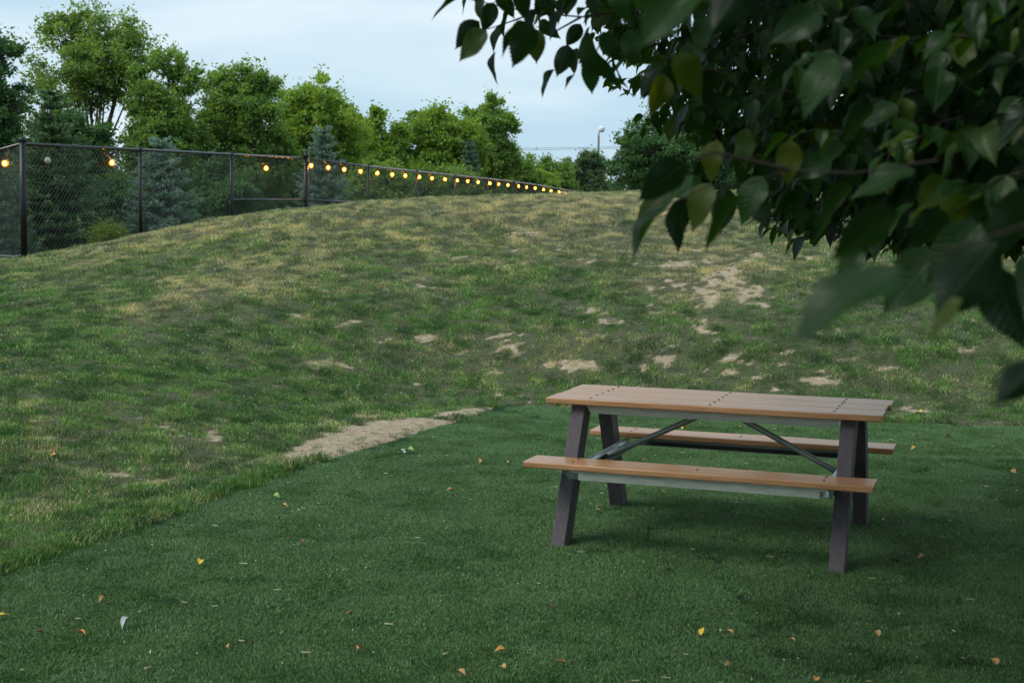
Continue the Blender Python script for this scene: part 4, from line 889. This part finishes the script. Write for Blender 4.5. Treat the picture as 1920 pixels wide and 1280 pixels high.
        n_ = len(B_); LBt.add(tpl, np.array(B_), np.array(A_), np.array(N_), np.array(LL), .15+.35*r.random(n_), .05+.35*r.random(n_), np.array(RN), wob=tpl is HI)
    sprays(135, NEAR, 2.4, 4.8, HI, .085, 6, 1340, 2050, -80, 500)
    sprays(1500, MID, 5.0, 9.5, LO, .085, 7, 1085, 2080, -60, 480)
    sprays(420, MID, 3.4, 5.5, LO, .09, 6, 1230, 2080, -60, 470)
    sprays(12, np.array([(880, -60), (1190, -60), (1190, 85), (1110, 55), (1000, 32), (880, 12)], float), 3.8, 4.5, HI, .095, 5, 860, 1200, -60, 100)
    # clumps that hang below the mass at the centre
    for (x0, x1, y0, y1, n_) in ((1430, 1550, 395, 440, 16), (1560, 1700, 440, 470, 8), (1190, 1320, 190, 255, 9), (1300, 1380, 240, 310, 10), (1140, 1230, 60, 165, 12)):
        sprays(n_, np.array([(x0, y0), (x1, y0), (x1, y1), (x0, y1)], float), 7.0, 8.5, LO, .085, 6, x0, x1, y0, y1)
    # the rest of the crown, unseen; leaves enlarged and spread out to shade the turf
    B_ = []
    while len(B_) < 19000:
        q = r.normal(size=(4000, 3)); q /= np.linalg.norm(q, axis=1)[:, None]; q *= (r.random(4000)**.30)[:, None]
        p_ = np.array([2.9, 2.9, 3.9])+q*np.array([4.5, 6.4, 2.6]); px, py = project(p_); fr = (p_[:, 1] > .3) & (px > -200) & (px < 2060) & (py > -90) & (py < 1400)
        dd_ = np.maximum(p_[:, 1], .05); mg = .30/dd_*F_PX
        fr |= (p_[:, 1] > .25) & (px > -100-mg) & (px < 2000+mg) & (py > -60-mg)
        fr |= (p_[:, 0] < 1.3) & (p_[:, 1] < 2.9)  # gap kept open so light reaches the near leaves
        p_ = p_[~fr & (p_[:, 2] > 1.6) & (np.linalg.norm(p_-CAM, axis=1) > 1.2)]; B_ += list(p_)
    B_ = np.array(B_[:19000]); n_ = len(B_); al = B_-np.array([2.9, 2.9, 3.9]); al[:, 2] -= 1.5; al += r.normal(size=(n_, 3))*1.5
    LBt.add(LO, B_, al, np.array([0, 0, 1.])+r.normal(size=(n_, 3))*.4, .125*(.9+.9*r.random(n_)), .15+.3*r.random(n_), .1+.2*r.random(n_), r.random(n_), wid=1.15)
    for q in range(60):                   # inner boughs
        i = r.integers(0, n_); e_ = B_[i]; s0 = limbs['f'][1] if r.random() < .6 else limbs['g'][1]; md = (e_+s0)/2+np.array([0, 0, .3]); wood.tube([s0-O, md-O, e_-O], [.03, .018, .004], 4, cap=False)
    lm = foliage_mat('large_leaves', (.005, .018, .008), (.018, .062, .009), third=(.062, .085, .003), trans=.42, rough=.40, gloss=.28, veins=True, tpos=(.70, .97))  # third: yellow-green undersides, with the backlit look painted into the colour
    me = LBt.mesh('crown'); 
    P_ = np.empty(len(me.vertices)*3, np.float32); me.vertices.foreach_get('co', P_); P_ = (P_.reshape(-1, 3)-O).astype(np.float32); me.vertices.foreach_set('co', P_.ravel())
    link('crown', me, lm, t); wood_t.build('trunk', barkm, t, smooth=True); wood.build('branches', mat('twig_bark', (.016, .014, .010), .8, var=(.035, .028, .02), scale=12, spec=.2), t, smooth=True)
overhanging_tree()

# ------------------------------------------------------------------ fallen leaves and scraps
def fallen():
    r = np.random.default_rng(5)
    cols = {'yellow': ((.62, .40, .02), (.80, .55, .06)), 'tan': ((.34, .19, .06), (.55, .36, .14)), 'brown': ((.08, .045, .03), (.16, .08, .045)), 'pale': ((.40, .45, .46), (.56, .60, .58)), 'green': ((.12, .26, .04), (.30, .48, .10)), 'orange': ((.55, .25, .06), (.7, .38, .12))}
    M = {k: mat('fallen_'+k, v[0], .7, var=v[1], scale=60) for k, v in cols.items()}
    V0, F0, _ = leaf_template(9, 5, False)
    shapes = {}
    for key in M:
        for s in range(3):
            V = V0.copy(); cl = (.5+.9*r.random())*r.choice([-1, 1]) ; V[:, 2] = np.abs(V[:, 1])*(.5+.8*r.random()) + .22*np.sin(V[:, 0]*math.pi)*abs(cl); V[:, 1] *= .75
            V[:, 2] += .05*np.sin(V[:, 0]*14+s)*V[:, 1]*4; V[:, 0] -= .5
            me = np_mesh('fallen_leaf', V, F0, smooth=True); me.materials.append(M[key]); shapes[key, s] = me
    items = [(378, 1057, 'yellow', .062, 'bright yellow leaf alone on the open turf at the left'), (6, 1160, 'yellow', .05, 'pale yellow leaf at the left edge of the turf'), (152, 1190, 'orange', .045, 'orange brown curled leaf on the lower left turf'), (73, 1192, 'brown', .04, 'dark brown leaf at the lower left of the turf'),
             (237, 1173, 'pale', .06, 'white curled scrap lying on the lower left turf'), (196, 1086, 'brown', .04, 'brown leaf left of the bright yellow leaf'), (191, 1127, 'tan', .045, 'thin tan leaf below the brown leaf on the left turf'), (105, 852, 'orange', .10, 'upright orange leaf in the rough grass at the left'),
             (425, 1215, 'orange', .035, 'small orange leaf near the lower middle of the turf'), (654, 1157, 'tan', .035, 'rounded tan leaf on the middle turf'), (692, 1164, 'brown', .035, 'reddish leaf beside the rounded tan leaf'), (673, 1220, 'orange', .04, 'folded orange leaf low in the middle of the turf'),
             (937, 1223, 'orange', .045, 'narrow orange leaf near the bottom centre'), (943, 1256, 'tan', .04, 'tan leaf close to the bottom centre edge'), (862, 1271, 'tan', .045, 'tan folded leaf on the bottom edge of the photo'), (1031, 1143, 'brown', .04, 'brown leaf left of the front right table leg'),
             (1317, 1188, 'yellow', .045, 'yellow leaf with a tan stem in front of the table'), (1367, 1191, 'tan', .038, 'short tan leaf right of the yellow stemmed leaf'), (1485, 1207, 'tan', .038, 'tan scrap below the right table leg'), (1863, 1245, 'orange', .055, 'golden orange leaf in the lower right corner'),
             (1365, 1251, 'tan', .04, 'tan leaf at the bottom right of centre'), (1049, 1249, 'tan', .045, 'tan leaf standing up near the bottom middle'), (1530, 1276, 'orange', .045, 'orange leaf cut by the bottom edge'), (1240, 925, 'yellow', .05, 'yellow leaf lying under the near bench'),
             (1282, 806, 'yellow', .075, 'yellow leaf on the turf behind the tabletop'), (1725, 774, 'yellow', .085, 'yellow leaf on bare soil beyond the right end of the table'), (1654, 977, 'yellow', .045, 'yellow leaf beside the rear right table leg'), (902, 868, 'orange', .065, 'orange leaf on the turf left of the table'),
             (955, 870, 'tan', .05, 'tan leaf just left of the near bench end'), (845, 923, 'tan', .05, 'tan leaf on the turf further left of the near bench'), (519, 934, 'green', .06, 'pale green leaf near the grass edge'), (582, 932, 'brown', .05, 'brown leaf beside the pale green leaf'), (534, 953, 'tan', .045, 'tan leaf just below the pale green leaf'),
             (755, 848, 'pale', .06, 'pale stalk of the fallen green sprig'), (768, 848, 'green', .11, 'fresh green leaf sprig fallen near the bare soil'), (1343, 648, 'pale', .12, 'white scrap of paper on the mound'), (572, 754, 'green', .09, 'pale green round leaf in the grass above the soil patch'), (1120, 960, 'tan', .04, 'tan leaf behind the front left table leg'),
             (1336, 1012, 'brown', .035, 'small brown leaf in the shade under the table'), (1210, 956, 'tan', .035, 'small tan leaf in the shade under the table'), (1715, 820, 'tan', .05, 'tan leaf on the shaded turf right of the tabletop'), (1712, 842, 'orange', .05, 'orange leaf on the turf right of the far bench'), (1778, 820, 'tan', .06, 'tan leaf on the shaded turf near the back edge'),
             (1900, 886, 'tan', .06, 'tan leaf at the right edge of the turf'), (1730, 1050, 'tan', .045, 'thin tan leaf right of the front right table leg'), (565, 1022, 'brown', .05, 'dark brown leaf right of the bright yellow leaf'), (1645, 1192, 'tan', .045, 'straw coloured sliver at the lower right')]
    def gpoint(px, py):
        d = ray(px, py); t_ = 4.0
        while t_ < 40:
            p = CAM+d*t_; g = 0.02 if inside(np.array([p[0]]), np.array([p[1]]))[0] else gz(p[0], p[1])+.03
            if p[2] <= g: return p[0], p[1], g
            t_ += .03
        return p[0], p[1], g
    for i, (px, py, key, sz, lab) in enumerate(items):
        x, y, z = gpoint(px, py); o = link('paper_scrap' if 'scrap of paper' in lab else 'fallen_leaf', shapes[key, i % 3]); o.scale = (sz*1.08, sz*1.08, sz*.65); o.location = (x, y, z+.006); o.rotation_euler = (r.normal()*.25+(1.2 if 'upright' in lab else 0), r.normal()*.25, r.random()*6.28)
        tag(o, lab, 'paper' if 'paper' in lab else 'leaf', 'leaves and scraps fallen on the ground')
    # uncountable chaff
    n = 900; x = -3+9*r.random(n); y = 5+8*r.random(n)**1.0; k = inside(x, y) & (np.abs(x) < .4*y); x, y = x[k], y[k]; n = len(x)
    th = r.random(n)*6.28; l_ = .004+.016*r.random(n)**3; w_ = .0016+.0016*r.random(n); dx, dy = np.cos(th), np.sin(th); z = np.full(n, .019)
    V = np.stack([np.stack([x-dx*l_-dy*w_, y-dy*l_+dx*w_, z], 1), np.stack([x-dx*l_+dy*w_, y-dy*l_-dx*w_, z+.002], 1), np.stack([x+dx*l_+dy*w_, y+dy*l_-dx*w_, z+.004], 1), np.stack([x+dx*l_-dy*w_, y+dy*l_+dx*w_, z+.002], 1)], 1).reshape(-1, 3)
    i = np.arange(n)*4; tag(link('plant_chaff', np_mesh('plant_chaff', V, np.stack([i, i+1, i+2, i+3], 1)), mat('chaff', (.30, .23, .10), .8, var=(.62, .58, .42), scale=5)), 'tiny dry bits of stalk strewn over the turf', 'debris', kind='stuff')
fallen()
